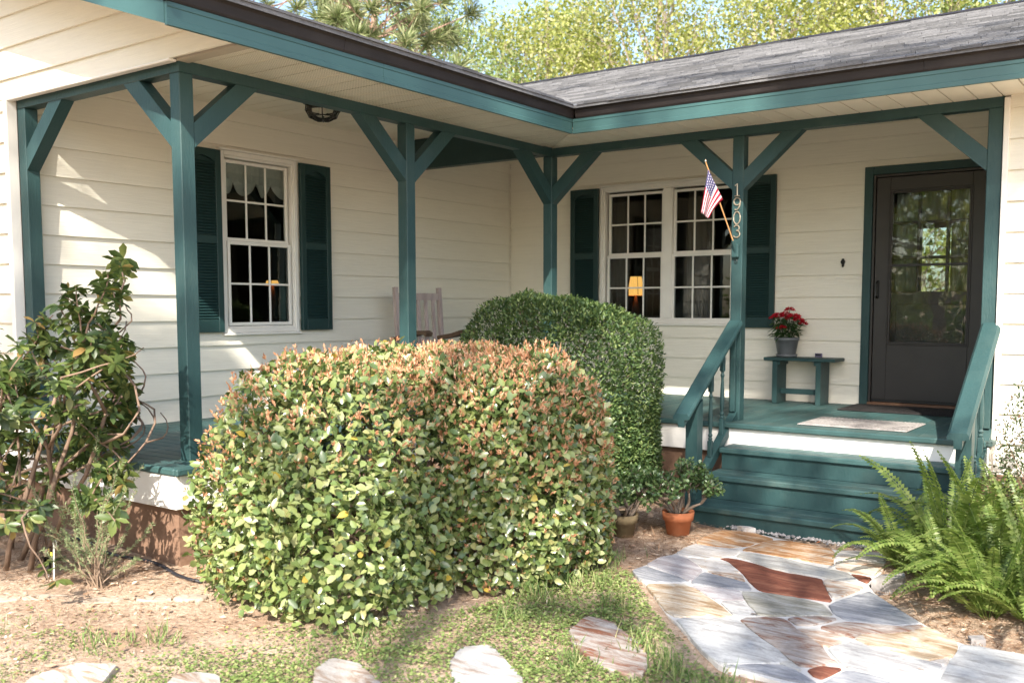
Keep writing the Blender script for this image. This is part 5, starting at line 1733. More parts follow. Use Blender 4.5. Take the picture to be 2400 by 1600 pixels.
# ---- potted jade plants
M['jade'] = leafmat('jade_leaf', [(0.0, (0.050, 0.095, 0.035)), (0.6, (0.10, 0.17, 0.055)), (1.0, (0.20, 0.26, 0.11))], 0.15, 0.28, 0.6)
def jade(c, label, r_top, h, potmat, spread, height, seed, nb, lean=(0, 0)):
    rng = np.random.default_rng(seed)
    x, y = c
    z0 = zg(x) - 0.004
    t = thing('potted_jade_plant', label, 'potted plant', (x, y, z0), 'potted jade plants left of the steps')
    rb = r_top * 0.72
    put('pot', MB().lathe([(rb, 0.0), (rb + (r_top - rb) * 0.62, h * 0.62), (r_top * 1.0, h * 0.625), (r_top * 1.07, h), (r_top * 0.97, h * 1.0), (r_top * 0.93, h * 0.86)], (x, y, z0), 30), potmat, t, True)
    put('soil', MB().lathe([(r_top * 0.90, h * 0.80), (r_top * 0.93, h * 0.87)], (x, y, z0), 20), M['soil'], t)
    st_ = MB()
    P, D, NL = [], [], []
    def br(p, d, r, L_, dep):
        q, dd = p.copy(), unit(d)
        pts, rad = [q.copy()], [r]
        for i in range(4):
            dd = unit(dd + rng.normal(0, 0.18, 3) + np.array([0, 0, 0.03]))
            q = q + dd * L_ / 4
            pts.append(q.copy())
            rad.append(r * (1 - 0.12 * (i + 1)))
        st_.tube(pts, rad, 6)
        if dep == 0:
            for k in range(34):
                P.append(q - dd * rng.uniform(-0.01, 0.10) + rng.normal(0, 0.012, 3))
                D.append(dd * 0.6 + rand_dirs(1, rng)[0])
                NL.append(np.array([0, 0, 1.0]) + dd + rand_dirs(1, rng)[0] * 0.5)
            return
        for k in range(3 if dep > 1 else 4):
            br(q, dd * 0.8 + rng.normal(0, 0.55, 3) + np.array([0, 0, 0.12]), r * 0.66, L_ * 0.66, dep - 1)
    for i in range(nb):
        a = 2 * math.pi * i / nb + rng.uniform(-0.3, 0.3)
        br(np.array([x + 0.03 * math.cos(a), y + 0.03 * math.sin(a), z0 + h * 0.8]), np.array([spread * math.cos(a) + lean[0], spread * math.sin(a) + lean[1], 1.0]), 0.013, height * 0.42, 2)
    put('branches', st_, paint('jade_stem', (0.22, 0.17, 0.13), 0.8, 0.25, 25), t, True)
    P, D, NL = np.array(P), np.array(D), np.array(NL)
    n = len(P)
    V, Fc = leaf_arrays(P, D, NL, rng.uniform(0.022, 0.036, n), rng.uniform(0.015, 0.023, n), 0.3, 0.05, 0.36, 0.52)
    tag(link('foliage', array_mesh('foliage', V, Fc, t.location), M['jade'], t), kind='stuff')
    return t
jade((1.905, -1.30), 'bushy jade plant in an orange terracotta pot beside the lowest step', 0.100, 0.155, M['terra'], 0.55, 0.42, 2, 8)
jade((1.665, -1.60), 'sprawling jade plant in a mossy old pot next to the big shrub', 0.090, 0.15, M['mossy'], 0.75, 0.42, 4, 6, (0.25, 0.05))

# ---- sword ferns
M['fern'] = leafmat('fern_frond', [(0.0, (0.100, 0.160, 0.034)), (0.5, (0.165, 0.235, 0.055)), (1.0, (0.27, 0.33, 0.10))], 0.42, 0.42, 0.4)
def frond_mesh(name, arch, droop, seed):
    """narrow frond of unit length along x rising in z, many small pinnae on both sides"""
    rng = np.random.default_rng(seed)
    np_ = 38
    P, D, NL, Ln, Wd = [], [], [], [], []
    pos = np.zeros(3)
    a = arch
    spine = [pos.copy()]
    for i in range(np_):
        t = i / np_
        a2 = a - droop * t ** 1.6
        d = np.array([math.cos(a2), 0.03 * math.sin(6 * t + seed), math.sin(a2)])
        pos = pos + unit(d) / np_
        spine.append(pos.copy())
        if i < 3:
            continue
        w = 0.088 * (math.sin(math.pi * min(1, (t * 0.93 + 0.10))) ** 0.55) * (1 - 0.25 * t)
        up = np.array([-math.sin(a2), 0, math.cos(a2)])
        for s in (-1, 1):
            P.append(pos)
            D.append(np.array([0.22 * d[0], s * 1.0, 0.22 * d[2]]) - up * 0.10 + rng.normal(0, 0.06, 3))
            NL.append(up + rng.normal(0, 0.12, 3))
            Ln.append(w * rng.uniform(0.9, 1.08))
            Wd.append(0.031)
    V, Fc = card_arrays(np.array(P), np.array(D), np.array(NL), np.array(Ln), np.array(Wd), 0.35)
    mb = MB().tube([tuple(q) for q in spine[::5]], [0.0055 * (1 - 0.6 * i / 10) for i in range(len(spine[::5]))], 4)
    V2 = np.array(mb.v)
    tri_ = []
    for f in mb.f:
        for k in range(1, len(f) - 1):
            tri_.append((f[0] + len(V), f[k] + len(V), f[k + 1] + len(V)))
    return array_mesh(name, np.concatenate([V, V2]), np.concatenate([Fc, np.array(tri_)]))
FR = [frond_mesh('frond', 1.45, 0.5, 1), frond_mesh('frond', 1.35, 1.1, 2), frond_mesh('frond', 1.20, 1.7, 3), frond_mesh('frond', 1.0, 2.1, 4), frond_mesh('frond', 0.8, 1.3, 5)]
rng = np.random.default_rng(12)
ferns = [(3.36, -1.35, 19, 0.51, 'fern clump spilling onto the path beside the lowest step'),
         (3.58, -1.30, 22, 0.75, 'tall fern clump in front of the right newel post'),
         (3.66, -1.66, 21, 0.60, 'fern clump leaning over the middle of the path edge'),
         (3.88, -1.52, 24, 0.72, 'fern clump in the middle of the right bed'),
         (3.90, -1.95, 22, 0.63, 'low fern clump nearest the path bend'),
         (4.10, -1.95, 21, 0.69, 'fern clump at the right picture edge near the path'),
         (4.08, -1.25, 21, 0.69, 'fern clump under the dark shrub at the right edge'),
         (3.72, -0.95, 18, 0.69, 'fern clump against the right wing wall'),
         (4.02, -0.80, 15, 0.63, 'rear fern clump at the right wall, mostly in shade')]
for fx, fy, nf, L_, lb in ferns:
    t = thing('fern', lb, 'fern', (fx, fy, zg(fx)), 'sword ferns right of the path')
    for k in range(nf):
        a = 2 * math.pi * k / nf + rng.uniform(-0.4, 0.4)
        L2 = L_ * rng.uniform(0.72, 1.18)
        mtx = Matrix.Translation((fx + 0.03 * math.cos(a), fy + 0.03 * math.sin(a), zg(fx) - 0.005)) @ Matrix.Rotation(a, 4, 'Z') @ Matrix.Rotation(rng.uniform(-0.3, 0.3), 4, 'X') @ Matrix.Scale(L2, 4)
        inst('frond', FR[int(rng.choice(5, p=(0.16, 0.24, 0.28, 0.17, 0.15)))], t, mtx, M['fern'])

# ---- small-leaved shrub at the right picture edge
M['dark_leaf'] = leafmat('dark_small_leaf', [(0.0, (0.030, 0.050, 0.018)), (0.7, (0.065, 0.095, 0.030)), (1.0, (0.17, 0.10, 0.06))], 0.25, 0.4, 0.5)
rs = thing('shrub', 'dark small-leaved shrub cut off by the right picture edge', 'shrub', (4.12, -0.95, zg(4.1)))
P, Nn = lump_points([(4.16, -0.95, 0.0, 0.40, 0.36, 0.66, 2.2)], 6500, rng, 0.14, 0.10)
n = len(P)
V, Fc = leaf_arrays(P, Nn * 0.4 + rand_dirs(n, rng), Nn * 0.4 + np.array([0, 0, 0.5]) + rand_dirs(n, rng) * 0.7, rng.uniform(0.020, 0.036, n), rng.uniform(0.009, 0.014, n))
tag(link('foliage', array_mesh('foliage', V, Fc, rs.location), M['dark_leaf'], rs), kind='stuff')
mb = MB()
for i in range(70):
    q = P[rng.integers(0, n)]
    b = np.array([4.16 + rng.normal(0, 0.06), -0.95 + rng.normal(0, 0.06), zg(4.1) - 0.02])
    mb.tube([b, b * 0.5 + q * 0.5 + rng.normal(0, 0.04, 3), q], [0.010, 0.005, 0.0015], 4, False)
put('stems', mb, M['bark'], rs)

# ------------------------------------------------------------------ ground cover
def inside(poly, X, Y):
    poly = np.array(poly)
    res = np.zeros(X.shape, bool)
    j = len(poly) - 1
    for i in range(len(poly)):
        xi, yi = poly[i]
        xj, yj = poly[j]
        c = ((yi > Y) != (yj > Y)) & (X < (xj - xi) * (Y - yi) / (yj - yi + 1e-12) + xi)
        res ^= c
        j = i
    return res
def free(X, Y, pad=1.0):
    ok = ~inside(MORTAR, X, Y)
    for q in STEP:
        c = np.mean(q, axis=0)
        ok &= ~inside([tuple(c + (np.array(p) - c) * pad) for p in q], X, Y)
    for l in LUMPS:
        ok &= ((np.abs((X - l[0]) / (l[3] * 0.8)) ** 3 + np.abs((Y - l[1]) / (l[4] * 0.8)) ** 3) > 1)
    ok &= ~((X < 0.25) & (Y > -3.9)) & ~((Y > -0.97) & (X > 1.8) & (X < 3.44)) & ~(Y > -0.2)
    return ok
LAWN = [(1.10, -4.80), (1.10, -4.25), (1.5, -3.95), (1.80, -3.45), (1.86, -2.9), (1.90, -2.40), (2.12, -2.32), (2.60, -2.90), (3.05, -3.35), (3.50, -3.55), (3.45, -4.2), (2.9, -5.2), (1.9, -5.6), (1.2, -5.3)]
def noise2(X, Y, s, k=0):
    return (np.sin(s * (1.0 * X + 0.6 * Y) + k) + np.sin(s * (-0.7 * X + 1.1 * Y) * 1.3 + 2.1 + k) + np.sin(s * (0.4 * X - 1.3 * Y) * 1.9 + 0.7 + k)) / 3
M['clover'] = leafmat('ground_cover_leaf', [(0.0, (0.105, 0.160, 0.045)), (0.5, (0.200, 0.270, 0.080)), (0.9, (0.31, 0.36, 0.135)), (1.0, (0.42, 0.43, 0.20))], 0.3, 0.5, 0.35)
M['grass'] = leafmat('grass_blade', [(0.0, (0.10, 0.18, 0.05)), (0.6, (0.20, 0.28, 0.09)), (1.0, (0.42, 0.40, 0.20))], 0.3, 0.5, 0.35)
M['litter'] = leafmat('leaf_litter', [(0.0, (0.20, 0.115, 0.065)), (0.35, (0.38, 0.25, 0.16)), (0.75, (0.58, 0.43, 0.31)), (0.95, (0.66, 0.57, 0.46)), (1.0, (0.46, 0.16, 0.06))], 0.1, 0.8, 0.2)
rng = np.random.default_rng(44)
X, Y = rng.uniform(0.8, 3.6, 115000), rng.uniform(-5.6, -2.2, 115000)
dens = noise2(X, Y, 4.0) * 0.35 + noise2(X, Y, 11.0, 1) * 0.25 + 0.62
dens = dens * np.clip((X - 1.15 + 0.25 * noise2(X, Y, 5.0, 3)) * 1.5, 0.05, 1.0)
k = free(X, Y, 0.97) & inside(LAWN, X, Y) & (rng.uniform(0, 1, len(X)) < dens)
X, Y = X[k], Y[k]
n = len(X)
P = np.stack([X, Y, zga(X) + wob(X, Y) + rng.uniform(0.004, 0.030, n)], 1)
D = rand_dirs(n, rng)
D[:, 2] *= 0.25
V, Fc = card_arrays(P, D, np.array([0, 0, 1.0]) + rand_dirs(n, rng) * 0.45, rng.uniform(0.012, 0.021, n), rng.uniform(0.011, 0.017, n))
tag(link('ground_cover', array_mesh('ground_cover', V, Fc), M['clover']), 'bright green ground cover between shrub and flagstone path', 'ground cover', kind='stuff')
# sparse weeds over the sandy left part
X, Y = rng.uniform(-0.8, 2.2, 30000), rng.uniform(-5.8, -4.0, 30000)
dens = np.clip(noise2(X, Y, 6.0, 2) * 0.8 + noise2(X, Y, 17.0, 1) * 0.5 + 0.02, 0.03, 0.7)
k = free(X, Y, 1.0) & (Y < -4.42 - 0.0 * X - 0.55 * (0.65 - X) * (X < 0.65)) & (rng.uniform(0, 1, len(X)) < dens)
X, Y = X[k], Y[k]
n = len(X)
P = np.stack([X, Y, zga(X) + wob(X, Y) + rng.uniform(0.002, 0.020, n)], 1)
D = rand_dirs(n, rng)
D[:, 2] *= 0.3
V, Fc = card_arrays(P, D, np.array([0, 0, 1.0]) + rand_dirs(n, rng) * 0.5, rng.uniform(0.012, 0.022, n), rng.uniform(0.008, 0.014, n))
tag(link('weeds', array_mesh('weeds', V, Fc), M['clover']), 'thin scattered weeds on the sandy ground at the left', 'weeds', kind='stuff')
# grass tufts
P, D, Ln = [], [], []
def tuft(x, y, nb, h, sp=0.03):
    for i in range(nb):
        a = rng.uniform(0, 2 * math.pi)
        P.append((x + rng.normal(0, sp), y + rng.normal(0, sp), zg(x) - 0.004))
        D.append((0.45 * math.cos(a) * rng.uniform(0.2, 1.4), 0.45 * math.sin(a) * rng.uniform(0.2, 1.4), 1.0))
        Ln.append(h * rng.uniform(0.5, 1.2))
for i in range(900):
    x, y = rng.uniform(-0.7, 3.5), rng.uniform(-5.8, -2.2)
    if not free(np.array([x]), np.array([y]), 1.0)[0]:
        continue
    if inside(LAWN, np.array([x]), np.array([y]))[0]:
        if rng.uniform() < 0.28:
            tuft(x, y, rng.integers(4, 10), rng.uniform(0.03, 0.08))
    elif y < -4.45 - 0.55 * max(0, 0.65 - x) and rng.uniform() < 0.55:
        tuft(x, y, rng.integers(4, 12), rng.uniform(0.025, 0.06))
for x, y, nb, h in ((1.98, -2.75, 40, 0.11), (2.12, -2.62, 34, 0.10), (2.0, -3.05, 40, 0.12), (2.35, -2.85, 30, 0.09), (2.75, -3.35, 50, 0.12), (2.95, -3.45, 50, 0.12), (2.6, -3.65, 40, 0.11), (3.2, -3.6, 60, 0.12), (1.95, -2.3, 30, 0.12), (1.92, -2.15, 22, 0.10), (1.05, -4.55, 34, 0.09), (0.85, -4.75, 30, 0.08), (1.72, -4.0, 24, 0.09), (2.05, -3.35, 34, 0.10)):
    tuft(x, y, nb, h, 0.05)
P, D, Ln = np.array(P), np.array(D), np.array(Ln)
n = len(P)
V, Fc = leaf_arrays(P, D, rand_dirs(n, rng), Ln, np.full(n, 0.0055), 0.2, 0.35, 0.5, 0.35)
tag(link('grass', array_mesh('grass', V, Fc), M['grass']), 'loose tufts of grass around the stepping stones', 'grass', kind='stuff')
# litter: straw and dead leaves on the beds
X, Y = rng.uniform(-1.6, 4.4, 60000), rng.uniform(-5.8, -0.4, 60000)
k = free(X, Y, 1.02) & ~(inside(LAWN, X, Y) & (rng.uniform(0, 1, len(X)) < 0.85))
k &= ~((X > 3.3) & (Y < -2.6)) 
X, Y = X[k], Y[k]
n = len(X)
P = np.stack([X, Y, zga(X) + wob(X, Y) + rng.uniform(0.003, 0.016, n)], 1)
D = rand_dirs(n, rng)
D[:, 2] *= 0.12
big = rng.uniform(0, 1, n) < 0.16
Ln = np.where(big, rng.uniform(0.015, 0.045, n), rng.uniform(0.02, 0.09, n))
Wd = np.where(big, Ln * rng.uniform(0.35, 0.6, n), rng.uniform(0.0015, 0.0035, n))
V, Fc = card_arrays(P, D, np.array([0, 0, 1.0]) + rand_dirs(n, rng) * 0.35, Ln, Wd)
tag(link('leaf_litter', array_mesh('leaf_litter', V, Fc), M['litter']), 'pine straw and dead leaves strewn over the beds', 'leaf litter', kind='stuff')
# darker pine straw in the shaded beds by the pots, the ferns and under the left shrub
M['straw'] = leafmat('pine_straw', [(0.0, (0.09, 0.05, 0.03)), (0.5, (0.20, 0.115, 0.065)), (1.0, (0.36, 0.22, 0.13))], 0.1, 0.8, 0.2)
X, Y = rng.uniform(-1.8, 4.5, 52000), rng.uniform(-4.6, -0.5, 52000)
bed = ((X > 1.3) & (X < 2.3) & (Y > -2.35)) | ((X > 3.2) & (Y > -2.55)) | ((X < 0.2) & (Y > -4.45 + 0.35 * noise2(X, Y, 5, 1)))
k = free(X, Y, 1.02) & bed
X, Y = X[k], Y[k]
n = len(X)
P = np.stack([X, Y, zga(X) + wob(X, Y) + rng.uniform(0.004, 0.020, n)], 1)
D = rand_dirs(n, rng)
D[:, 2] *= 0.12
V, Fc = card_arrays(P, D, np.array([0, 0, 1.0]) + rand_dirs(n, rng) * 0.35, rng.uniform(0.03, 0.12, n), rng.uniform(0.002, 0.005, n))
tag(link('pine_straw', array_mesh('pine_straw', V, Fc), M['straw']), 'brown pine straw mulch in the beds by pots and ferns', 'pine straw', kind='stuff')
# a few fallen leaves and twigs on the path
for x, y, L_, a, mt, lb in ((2.97, -2.66, 0.05, 0.9, 'bark', 'dark twig-like leaf lying on the middle of the flagstones'),
                            (3.80, -2.92, 0.030, 0.4, 'litter', 'tiny tan leaf on the bright white flagstone'),
                            (3.24, -3.45, 0.06, 2.2, 'litter', 'brown leaf lying in the grass at the lower path edge'),
                            (2.10, -1.33, 0.05, 0.8, 'litter', 'pale dry leaf on the soil beside the terracotta pot')):
    V, Fc = leaf_arrays(np.array([[x, y, zg(x) + 0.034]]), np.array([[math.cos(a), math.sin(a), 0.05]]), np.array([[0, 0.1, 1.0]]), np.array([L_]), np.array([L_ * 0.3]))
    o = link('fallen_leaf', array_mesh('fallen_leaf', V, Fc), M[mt])
    tag(o, lb, 'leaf', 'fallen leaves by the path')
# ------------------------------------------------------------------ trees
M['tree_leaf'] = leafmat('tree_leaf', [(0.0, (0.14, 0.17, 0.035)), (0.4, (0.27, 0.30, 0.070)), (0.8, (0.40, 0.41, 0.14)), (1.0, (0.50, 0.48, 0.27))], 0.46, 0.5, 0.4)
M['tree_leaf2'] = leafmat('tree_leaf_cool', [(0.0, (0.10, 0.15, 0.04)), (0.5, (0.21, 0.28, 0.085)), (1.0, (0.37, 0.43, 0.21))], 0.44, 0.45, 0.4)
M['shade_leaf'] = leafmat('shade_tree_leaf', [(0.0, (0.05, 0.10, 0.02)), (1.0, (0.16, 0.24, 0.05))], 0.3, 0.5, 0.4)
M['needle'] = leafmat('pine_needle', [(0.0, (0.10, 0.14, 0.05)), (0.5, (0.24, 0.28, 0.12)), (1.0, (0.42, 0.42, 0.24))], 0.3, 0.5, 0.4)
def tree(label, base, H, cz, rx, rz, ncl, nleaf, sig, lsize, mat, bark, seed, group=None, trunk_r=0.14, off=(0, 0), flat=0.75, name='tree'):
    rng = np.random.default_rng(seed)
    bx, by = base
    z0 = zg(bx) - 0.05
    t = thing(name, label, 'tree', (bx, by, z0), group)
    top = np.array([bx + off[0], by + off[1], z0 + H * 0.93])
    tr = MB()
    tp = []
    for i in range(9):
        f = i / 8
        tp.append(np.array([bx, by, z0]) * (1 - f) + top * f + (rng.normal(0, 0.10, 3) * np.array([1, 1, 0]) if 0 < i < 8 else 0))
    tr.tube(tp, [trunk_r * (1 - 0.85 * i / 8) + 0.01 for i in range(9)], 8)
    put('trunk', tr, bark, t, True)
    c0 = np.array([bx + off[0], by + off[1], z0 + cz])
    d = rand_dirs(ncl, rng)
    rr = rng.uniform(0.15, 1.0, ncl) ** 0.45
    C = c0 + d * rr[:, None] * np.array([rx, rx, rz])
    br = MB()
    LP = []
    for c in C:
        f = np.clip((c[2] - z0) / (H) * rng.uniform(0.55, 0.85), 0.12, 0.9)
        k = f * 8
        i0 = int(k)
        s = tp[i0] * (1 - (k - i0)) + tp[min(8, i0 + 1)] * (k - i0)
        mid = s * 0.45 + c * 0.55 + np.array([0, 0, -0.08 * np.linalg.norm(c - s)]) + rng.normal(0, 0.12, 3)
        br.tube([s, mid, c], [max(0.012, trunk_r * 0.30), max(0.008, trunk_r * 0.16), 0.006], 5, False)
        for j in range(4):
            e = c + rng.normal(0, sig * 1.1, 3)
            m2 = mid * 0.4 + c * 0.6
            br.tube([m2, (m2 + e) / 2 + rng.normal(0, 0.06, 3), e], [0.010, 0.007, 0.003], 4, False)
        LP.append(c + rng.normal(0, 1, (nleaf, 3)) * np.array([sig, sig, sig * flat]))
    put('branches', br, bark, t)
    P = np.concatenate(LP)
    n = len(P)
    V, Fc = card_arrays(P, rand_dirs(n, rng) + np.array([0, 0, -0.3]), rand_dirs(n, rng) + np.array([0, -0.3, 0.6]), rng.uniform(0.7, 1.3, n) * lsize, rng.uniform(0.45, 0.75, n) * lsize)
    tag(link('crown', array_mesh('crown', V, Fc, t.location), mat, t), kind='stuff')
    return t
BT = 'sunlit trees rising behind the roofs'
def at(az, d):
    return (CAM[0] - d * math.sin(az), CAM[1] + d * math.cos(az))
tree('light yellow-green tree right of the pine behind the left roof', at(0.72, 25), 10.5, 7.0, 2.6, 2.6, 52, 330, 0.50, 0.102, M['tree_leaf2'], M['treebark'], 1, BT)
tree('yellow-green tree above the roof valley where the two wings meet', at(0.60, 27), 11.5, 7.2, 2.9, 3.0, 59, 330, 0.52, 0.109, M['tree_leaf'], M['treebark'], 2, BT)
tree('bright tree with pale bare branches above the left end of the right roof', at(0.49, 24), 11.0, 6.9, 2.7, 2.8, 55, 330, 0.50, 0.102, M['tree_leaf'], M['treebark'], 3, BT)
tree('dense yellow-green tree above the house-number post', at(0.38, 26), 11.5, 7.4, 2.9, 3.0, 62, 330, 0.50, 0.105, M['tree_leaf'], M['treebark'], 4, BT)
tree('yellow-green tree over the middle of the right roof ridge', at(0.27, 25), 11.5, 7.8, 2.6, 2.9, 55, 330, 0.48, 0.102, M['tree_leaf'], M['treebark'], 5, BT)
tree('cooler green tree at the right end of the roof ridge', at(0.165, 25), 10.5, 8.1, 1.7, 2.2, 22, 130, 0.45, 0.15, M['tree_leaf2'], M['treebark'], 6, BT)
tree('hazy far tree showing through gaps behind the roof valley', at(0.55, 36), 13.5, 9.0, 3.6, 3.6, 44, 130, 0.65, 0.20, M['tree_leaf2'], M['treebark'], 7, BT)
tree('far tree showing through gaps above the right roof', at(0.33, 37), 13.5, 9.0, 3.6, 3.6, 40, 130, 0.65, 0.20, M['tree_leaf'], M['treebark'], 8, BT)

tree('low leafy tree behind the house seen through the door and rear window', (0.35, 11.5), 4.6, 2.3, 1.9, 1.9, 40, 130, 0.45, 0.13, M['tree_leaf'], M['treebark'], 31, BT, 0.08)
# ---- pine behind the left roof: long needles in bursts
def pine(label, base, H, tufts, seed, nlen=0.34, trunk_r=0.17, nper=95):
    rng = np.random.default_rng(seed)
    bx, by = base
    z0 = zg(bx) - 0.05
    t = thing('pine_tree', label, 'tree', (bx, by, z0), 'pines behind the left roof')
    put('trunk', MB().tube([(bx + 0.1 * math.sin(i), by, z0 + H * i / 8) for i in range(9)], [trunk_r * (1 - 0.7 * i / 8) for i in range(9)], 10), M['pinebark'], t, True)
    br = MB()
    LP, LD_ = [], []
    for c in tufts:
        c = np.array(c)
        s = np.array([bx, by, max(z0 + 2.0, c[2] - 0.35 * math.hypot(c[0] - bx, c[1] - by) - 0.2)])
        mid = (s + c) / 2 + rng.normal(0, 0.12, 3)
        br.tube([s, mid, c], [0.024, 0.016, 0.008], 5, False)
        ax = unit(c - mid)
        d = unit(ax * 0.55 + rand_dirs(nper, rng) + np.array([0, 0, 0.1]))
        LP.append(np.repeat(c[None], nper, 0) - ax * rng.uniform(0, 0.16, (nper, 1)))
        LD_.append(d)
    put('branches', br, M['pinebark'], t)
    P, D = np.concatenate(LP), np.concatenate(LD_)
    n = len(P)
    V, Fc = leaf_arrays(P, D, rand_dirs(n, rng), rng.uniform(0.75, 1.1, n) * nlen, np.full(n, 0.020), 0.1, 0.22, 0.5, 0.4)
    tag(link('crown', array_mesh('crown', V, Fc, t.location), M['needle'], t), kind='stuff')
rng = np.random.default_rng(91)
bx, by = at(0.915, 21)
T1 = [(bx + rng.uniform(-2.4, 2.8), by + rng.uniform(-2.0, 2.4), rng.uniform(4.6, 9.0)) for i in range(85)]
pine('tall pine with pinkish trunk showing above the left roof edge', (bx, by), 11.0, T1, 5)
bx, by = at(0.775, 18.5)
T2 = [(bx + rng.uniform(-1.6, 1.5), by + rng.uniform(-1.4, 1.5), rng.uniform(3.6, 7.2)) for i in range(140)]
pine('nearer pine with long pale needle bursts left of the bright trees', (bx, by), 8.6, T2, 6, 0.36, 0.12, 110)

# ---- trees behind the viewer: they dapple the sunlight and show in the window glass
ST_ = 'shade trees behind the viewer'
def sunward(p, t_):
    return np.array(p) - np.array(SUN) * t_
def shade_tree(label, targets, t_, seed, trunk_r=0.12, lsize=0.12):
    """a tree whose foliage clumps hang between the sun and the places that lie in shade"""
    rng = np.random.default_rng(seed)
    C, G, K = [], [], []
    for (x, y, zz, sg, nl) in targets:
        tt = t_ + rng.uniform(-0.8, 0.8)
        C.append(sunward((x, y, zz), tt))
        G.append(sg)
        K.append(int(nl * 2.8))
    C = np.array(C)
    cen = C.mean(0)
    bx, by = cen[0] + 0.5, cen[1] - 1.6
    z0 = zg(bx) - 0.05
    t = thing('tree', label, 'tree', (bx, by, z0), ST_)
    topz = C[:, 2].max() + 0.3
    tp = [np.array([bx, by, z0]) * (1 - f) + np.array([cen[0], cen[1] - 0.5, topz]) * f + (rng.normal(0, 0.08, 3) * np.array([1, 1, 0]) if 0 < f < 1 else 0) for f in np.linspace(0, 1, 9)]
    put('trunk', MB().tube(tp, [trunk_r * (1 - 0.85 * i / 8) + 0.01 for i in range(9)], 8), M['treebark'], t, True)
    br = MB()
    LP = []
    for c, sg, nl in zip(C, G, K):
        f = np.clip((c[2] - z0) / (topz - z0) - 0.14, 0.2, 0.9) * 8
        i0 = int(f)
        s = tp[i0] * (1 - (f - i0)) + tp[min(8, i0 + 1)] * (f - i0)
        mid = (s + c) / 2 + rng.normal(0, 0.15, 3)
        br.tube([s, mid, c], [0.022, 0.014, 0.005], 4, False)
        LP.append(c + rng.normal(0, 1, (nl, 3)) * np.array([sg, sg, sg * 0.8]))
    put('branches', br, M['treebark'], t)
    P = np.concatenate(LP)
    n = len(P)
    V, Fc = card_arrays(P, rand_dirs(n, rng), rand_dirs(n, rng) + np.array([0, 0, 0.4]), rng.uniform(0.7, 1.3, n) * lsize, rng.uniform(0.45, 0.75, n) * lsize)
    tag(link('crown', array_mesh('crown', V, Fc, t.location), M['shade_leaf'], t), kind='stuff')
    return t
shade_tree('shade tree behind the viewer that dapples the steps and the path', [
    (2.15, -0.80, -0.36, 0.10, 20), (2.72, -0.80, -0.38, 0.13, 30), (3.25, -0.72, -0.27, 0.15, 40), (2.05, -0.5, -0.22, 0.07, 12), (2.5, -0.5, -0.25, 0.08, 14), (1.95, -0.9, -0.45, 0.13, 30),
    (2.35, -1.0, -0.55, 0.16, 40), (2.85, -1.0, -0.55, 0.16, 40), (3.2, -1.0, -0.6, 0.14, 36), 
    (1.75, -0.6, 0.25, 0.12, 26), (1.75, -0.2, 0.55, 0.10, 20), (1.75, -0.05, 0.95, 0.10, 18), (2.25, -1.95, -0.65, 0.12, 24), (2.6, -2.1, -0.65, 0.11, 22),
    (3.0, -1.75, -0.65, 0.10, 20), (3.1, -2.45, -0.65, 0.09, 18), (3.45, -2.25, -0.65, 0.12, 26), (3.2, -2.95, -0.65, 0.09, 18),
    (4.05, -2.75, -0.65, 0.10, 20), (2.35, -1.40, -0.65, 0.07, 12), (3.9, -1.3, -0.5, 0.2, 46), (2.55, 0.5, 0.0, 0.10, 22), (2.0, 0.7, 0.0, 0.12, 26),
    (1.9, -1.3, -0.3, 0.14, 36), (1.6, -1.5, -0.5, 0.16, 40)], 10.5, 21)
shade_tree('shade tree behind the viewer that shades the lawn and flecks the big shrub', [
    (2.30, -2.95, -0.6, 0.07, 18), (2.10, -3.12, -0.6, 0.07, 16), (2.45, -3.10, -0.6, 0.08, 20), (3.05, -3.55, -0.65, 0.12, 36), (3.35, -3.6, -0.65, 0.16, 50),
    (1.7, -3.35, 0.1, 0.12, 34), (1.72, -3.3, -0.3, 0.14, 40), (1.75, -3.2, -0.1, 0.12, 30), (0.75, -3.75, 0.25, 0.07, 16), (1.0, -3.85, 0.15, 0.08, 18), (1.25, -3.9, 0.0, 0.07, 16),
    (0.55, -3.5, 0.40, 0.08, 18), (1.4, -3.3, 0.35, 0.08, 16), (1.3, -2.6, 0.5, 0.14, 36), (1.75, -2.5, -0.1, 0.16, 46), (1.7, -2.2, 0.1, 0.14, 34),
    (0.1, -0.9, 0.7, 0.18, 60), (0.4, -1.0, 0.75, 0.18, 60), (0.7, -1.0, 0.8, 0.16, 46), (-0.1, -0.8, 0.5, 0.16, 46), (0.95, -1.05, 0.75, 0.12, 30), (0.3, -1.1, 0.3, 0.16, 46),
    (1.75, -2.0, -0.55, 0.16, 46), (1.9, -1.9, -0.6, 0.12, 34)], 11.5, 22)
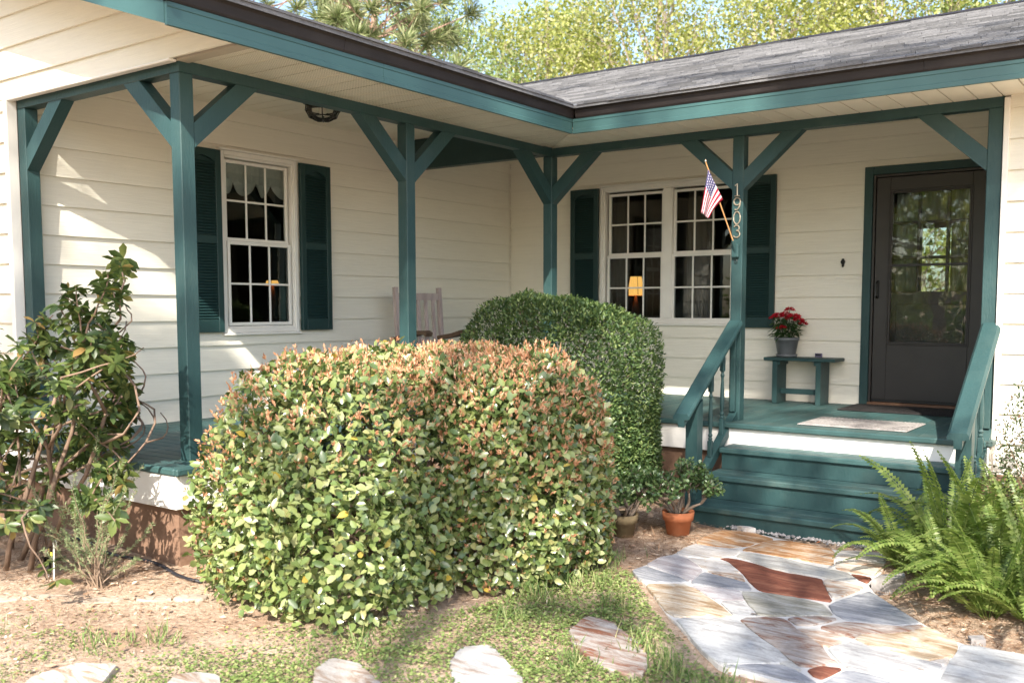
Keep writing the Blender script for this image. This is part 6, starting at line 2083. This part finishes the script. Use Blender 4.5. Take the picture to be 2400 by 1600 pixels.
shade_tree('shade tree behind the viewer that dapples the gable wall and left porch', [
    (-1.71, -2.75, 0.15, 0.16, 60), (-1.71, -2.4, 0.2, 0.16, 60), (-1.71, -3.1, 0.3, 0.16, 60), (-1.71, -2.0, 0.0, 0.16, 60), (-1.71, -3.35, 0.6, 0.14, 44), (-1.71, -2.7, 0.55, 0.10, 26), (-1.71, -2.2, 0.45, 0.08, 18),
    (-1.3, -3.3, 0.0, 0.18, 60), (-0.9, -3.2, 0.0, 0.16, 54), (-0.5, -3.3, 0.0, 0.14, 44), (-1.0, -2.9, 0.0, 0.16, 50),
    (-2.0, -3.73, 2.3, 0.13, 30), (-2.3, -3.73, 2.0, 0.14, 34), (-1.9, -3.73, 1.6, 0.13, 32), (-2.2, -3.73, 1.2, 0.16, 44), (-1.9, -3.73, 0.7, 0.16, 46), (-2.2, -3.73, 0.3, 0.18, 50), (-1.66, -3.67, 1.4, 0.10, 26), (-1.66, -3.67, 0.9, 0.10, 26), (-1.66, -3.67, 0.4, 0.12, 34), (-1.66, -3.67, 2.0, 0.10, 22),
    (-1.1, -3.72, 2.25, 0.09, 18), (0.0, -3.67, 1.35, 0.10, 26), (0.0, -3.67, 0.85, 0.08, 16), (0.0, -3.67, 0.3, 0.09, 20), (-0.3, -3.68, 1.95, 0.07, 12), (-0.75, -4.2, -0.5, 0.2, 60), (-0.4, -4.1, -0.55, 0.12, 30)], 13.0, 23)
shade_tree('tall shade tree behind the viewer that streaks shingles and fascia with shadow', [
    (2.5, -0.65, 2.25, 0.16, 60), (2.85, -0.65, 2.25, 0.18, 70), (3.2, -0.65, 2.25, 0.18, 70), (3.55, -0.65, 2.25, 0.18, 70), (3.9, -0.65, 2.25, 0.18, 70), (1.15, -0.65, 2.25, 0.09, 24), (0.75, -0.65, 2.25, 0.07, 16),
    (0.63, -3.3, 2.23, 0.10, 30), (0.63, -2.4, 2.23, 0.14, 44), (0.63, -1.9, 2.23, 0.12, 36), (0.63, -0.9, 2.23, 0.10, 28), (0.63, -3.9, 2.23, 0.14, 40), (0.63, -2.9, 2.23, 0.08, 20),
    (1.6, 0.0, 2.6, 0.22, 70), (2.2, -0.1, 2.6, 0.22, 70), (2.9, -0.1, 2.6, 0.24, 80), (3.5, 0.0, 2.6, 0.24, 80), (1.0, 0.3, 2.7, 0.14, 36), (0.4, 0.9, 2.9, 0.13, 32), (1.5, 1.1, 3.0, 0.15, 36), (2.4, 1.3, 3.0, 0.13, 30), (0.6, 1.9, 3.2, 0.12, 26), (-0.6, 1.3, 3.0, 0.12, 26), (3.3, 1.0, 2.9, 0.12, 26)], 14.0, 24)
tree('leafy tree across the yard mirrored in the door glass', (-1.2, -16.0), 9.0, 5.0, 3.4, 3.4, 40, 120, 0.55, 0.22, M['tree_leaf'], M['treebark'], 24, ST_)
tree('leafy tree across the yard mirrored in the double window', (-8.5, -14.0), 9.5, 5.0, 3.4, 3.6, 36, 120, 0.55, 0.22, M['tree_leaf2'], M['treebark'], 25, ST_)
tree('low leafy tree across the yard behind the viewer', (-4.6, -19.0), 8.0, 4.0, 3.6, 3.0, 36, 120, 0.6, 0.24, M['tree_leaf2'], M['treebark'], 26, ST_)
# undergrowth across the yard, one mass
rng = np.random.default_rng(77)
n = 16000
a = rng.uniform(math.radians(195), math.radians(300), n)
r = rng.uniform(20, 25, n)
P = np.stack([2 + r * np.cos(a), -2 + r * np.sin(a), zga(2 + r * np.cos(a)) + np.abs(rng.normal(0, 1.0, n)) * (1 + 0.6 * np.sin(7 * a))], 1)
V, Fc = card_arrays(P, rand_dirs(n, rng), rand_dirs(n, rng) + np.array([0, 0, 0.5]), rng.uniform(0.2, 0.45, n), rng.uniform(0.12, 0.25, n))
tag(link('undergrowth', array_mesh('undergrowth', V, Fc), M['tree_leaf2']), 'low leafy undergrowth far across the yard behind the viewer', 'undergrowth', kind='stuff')
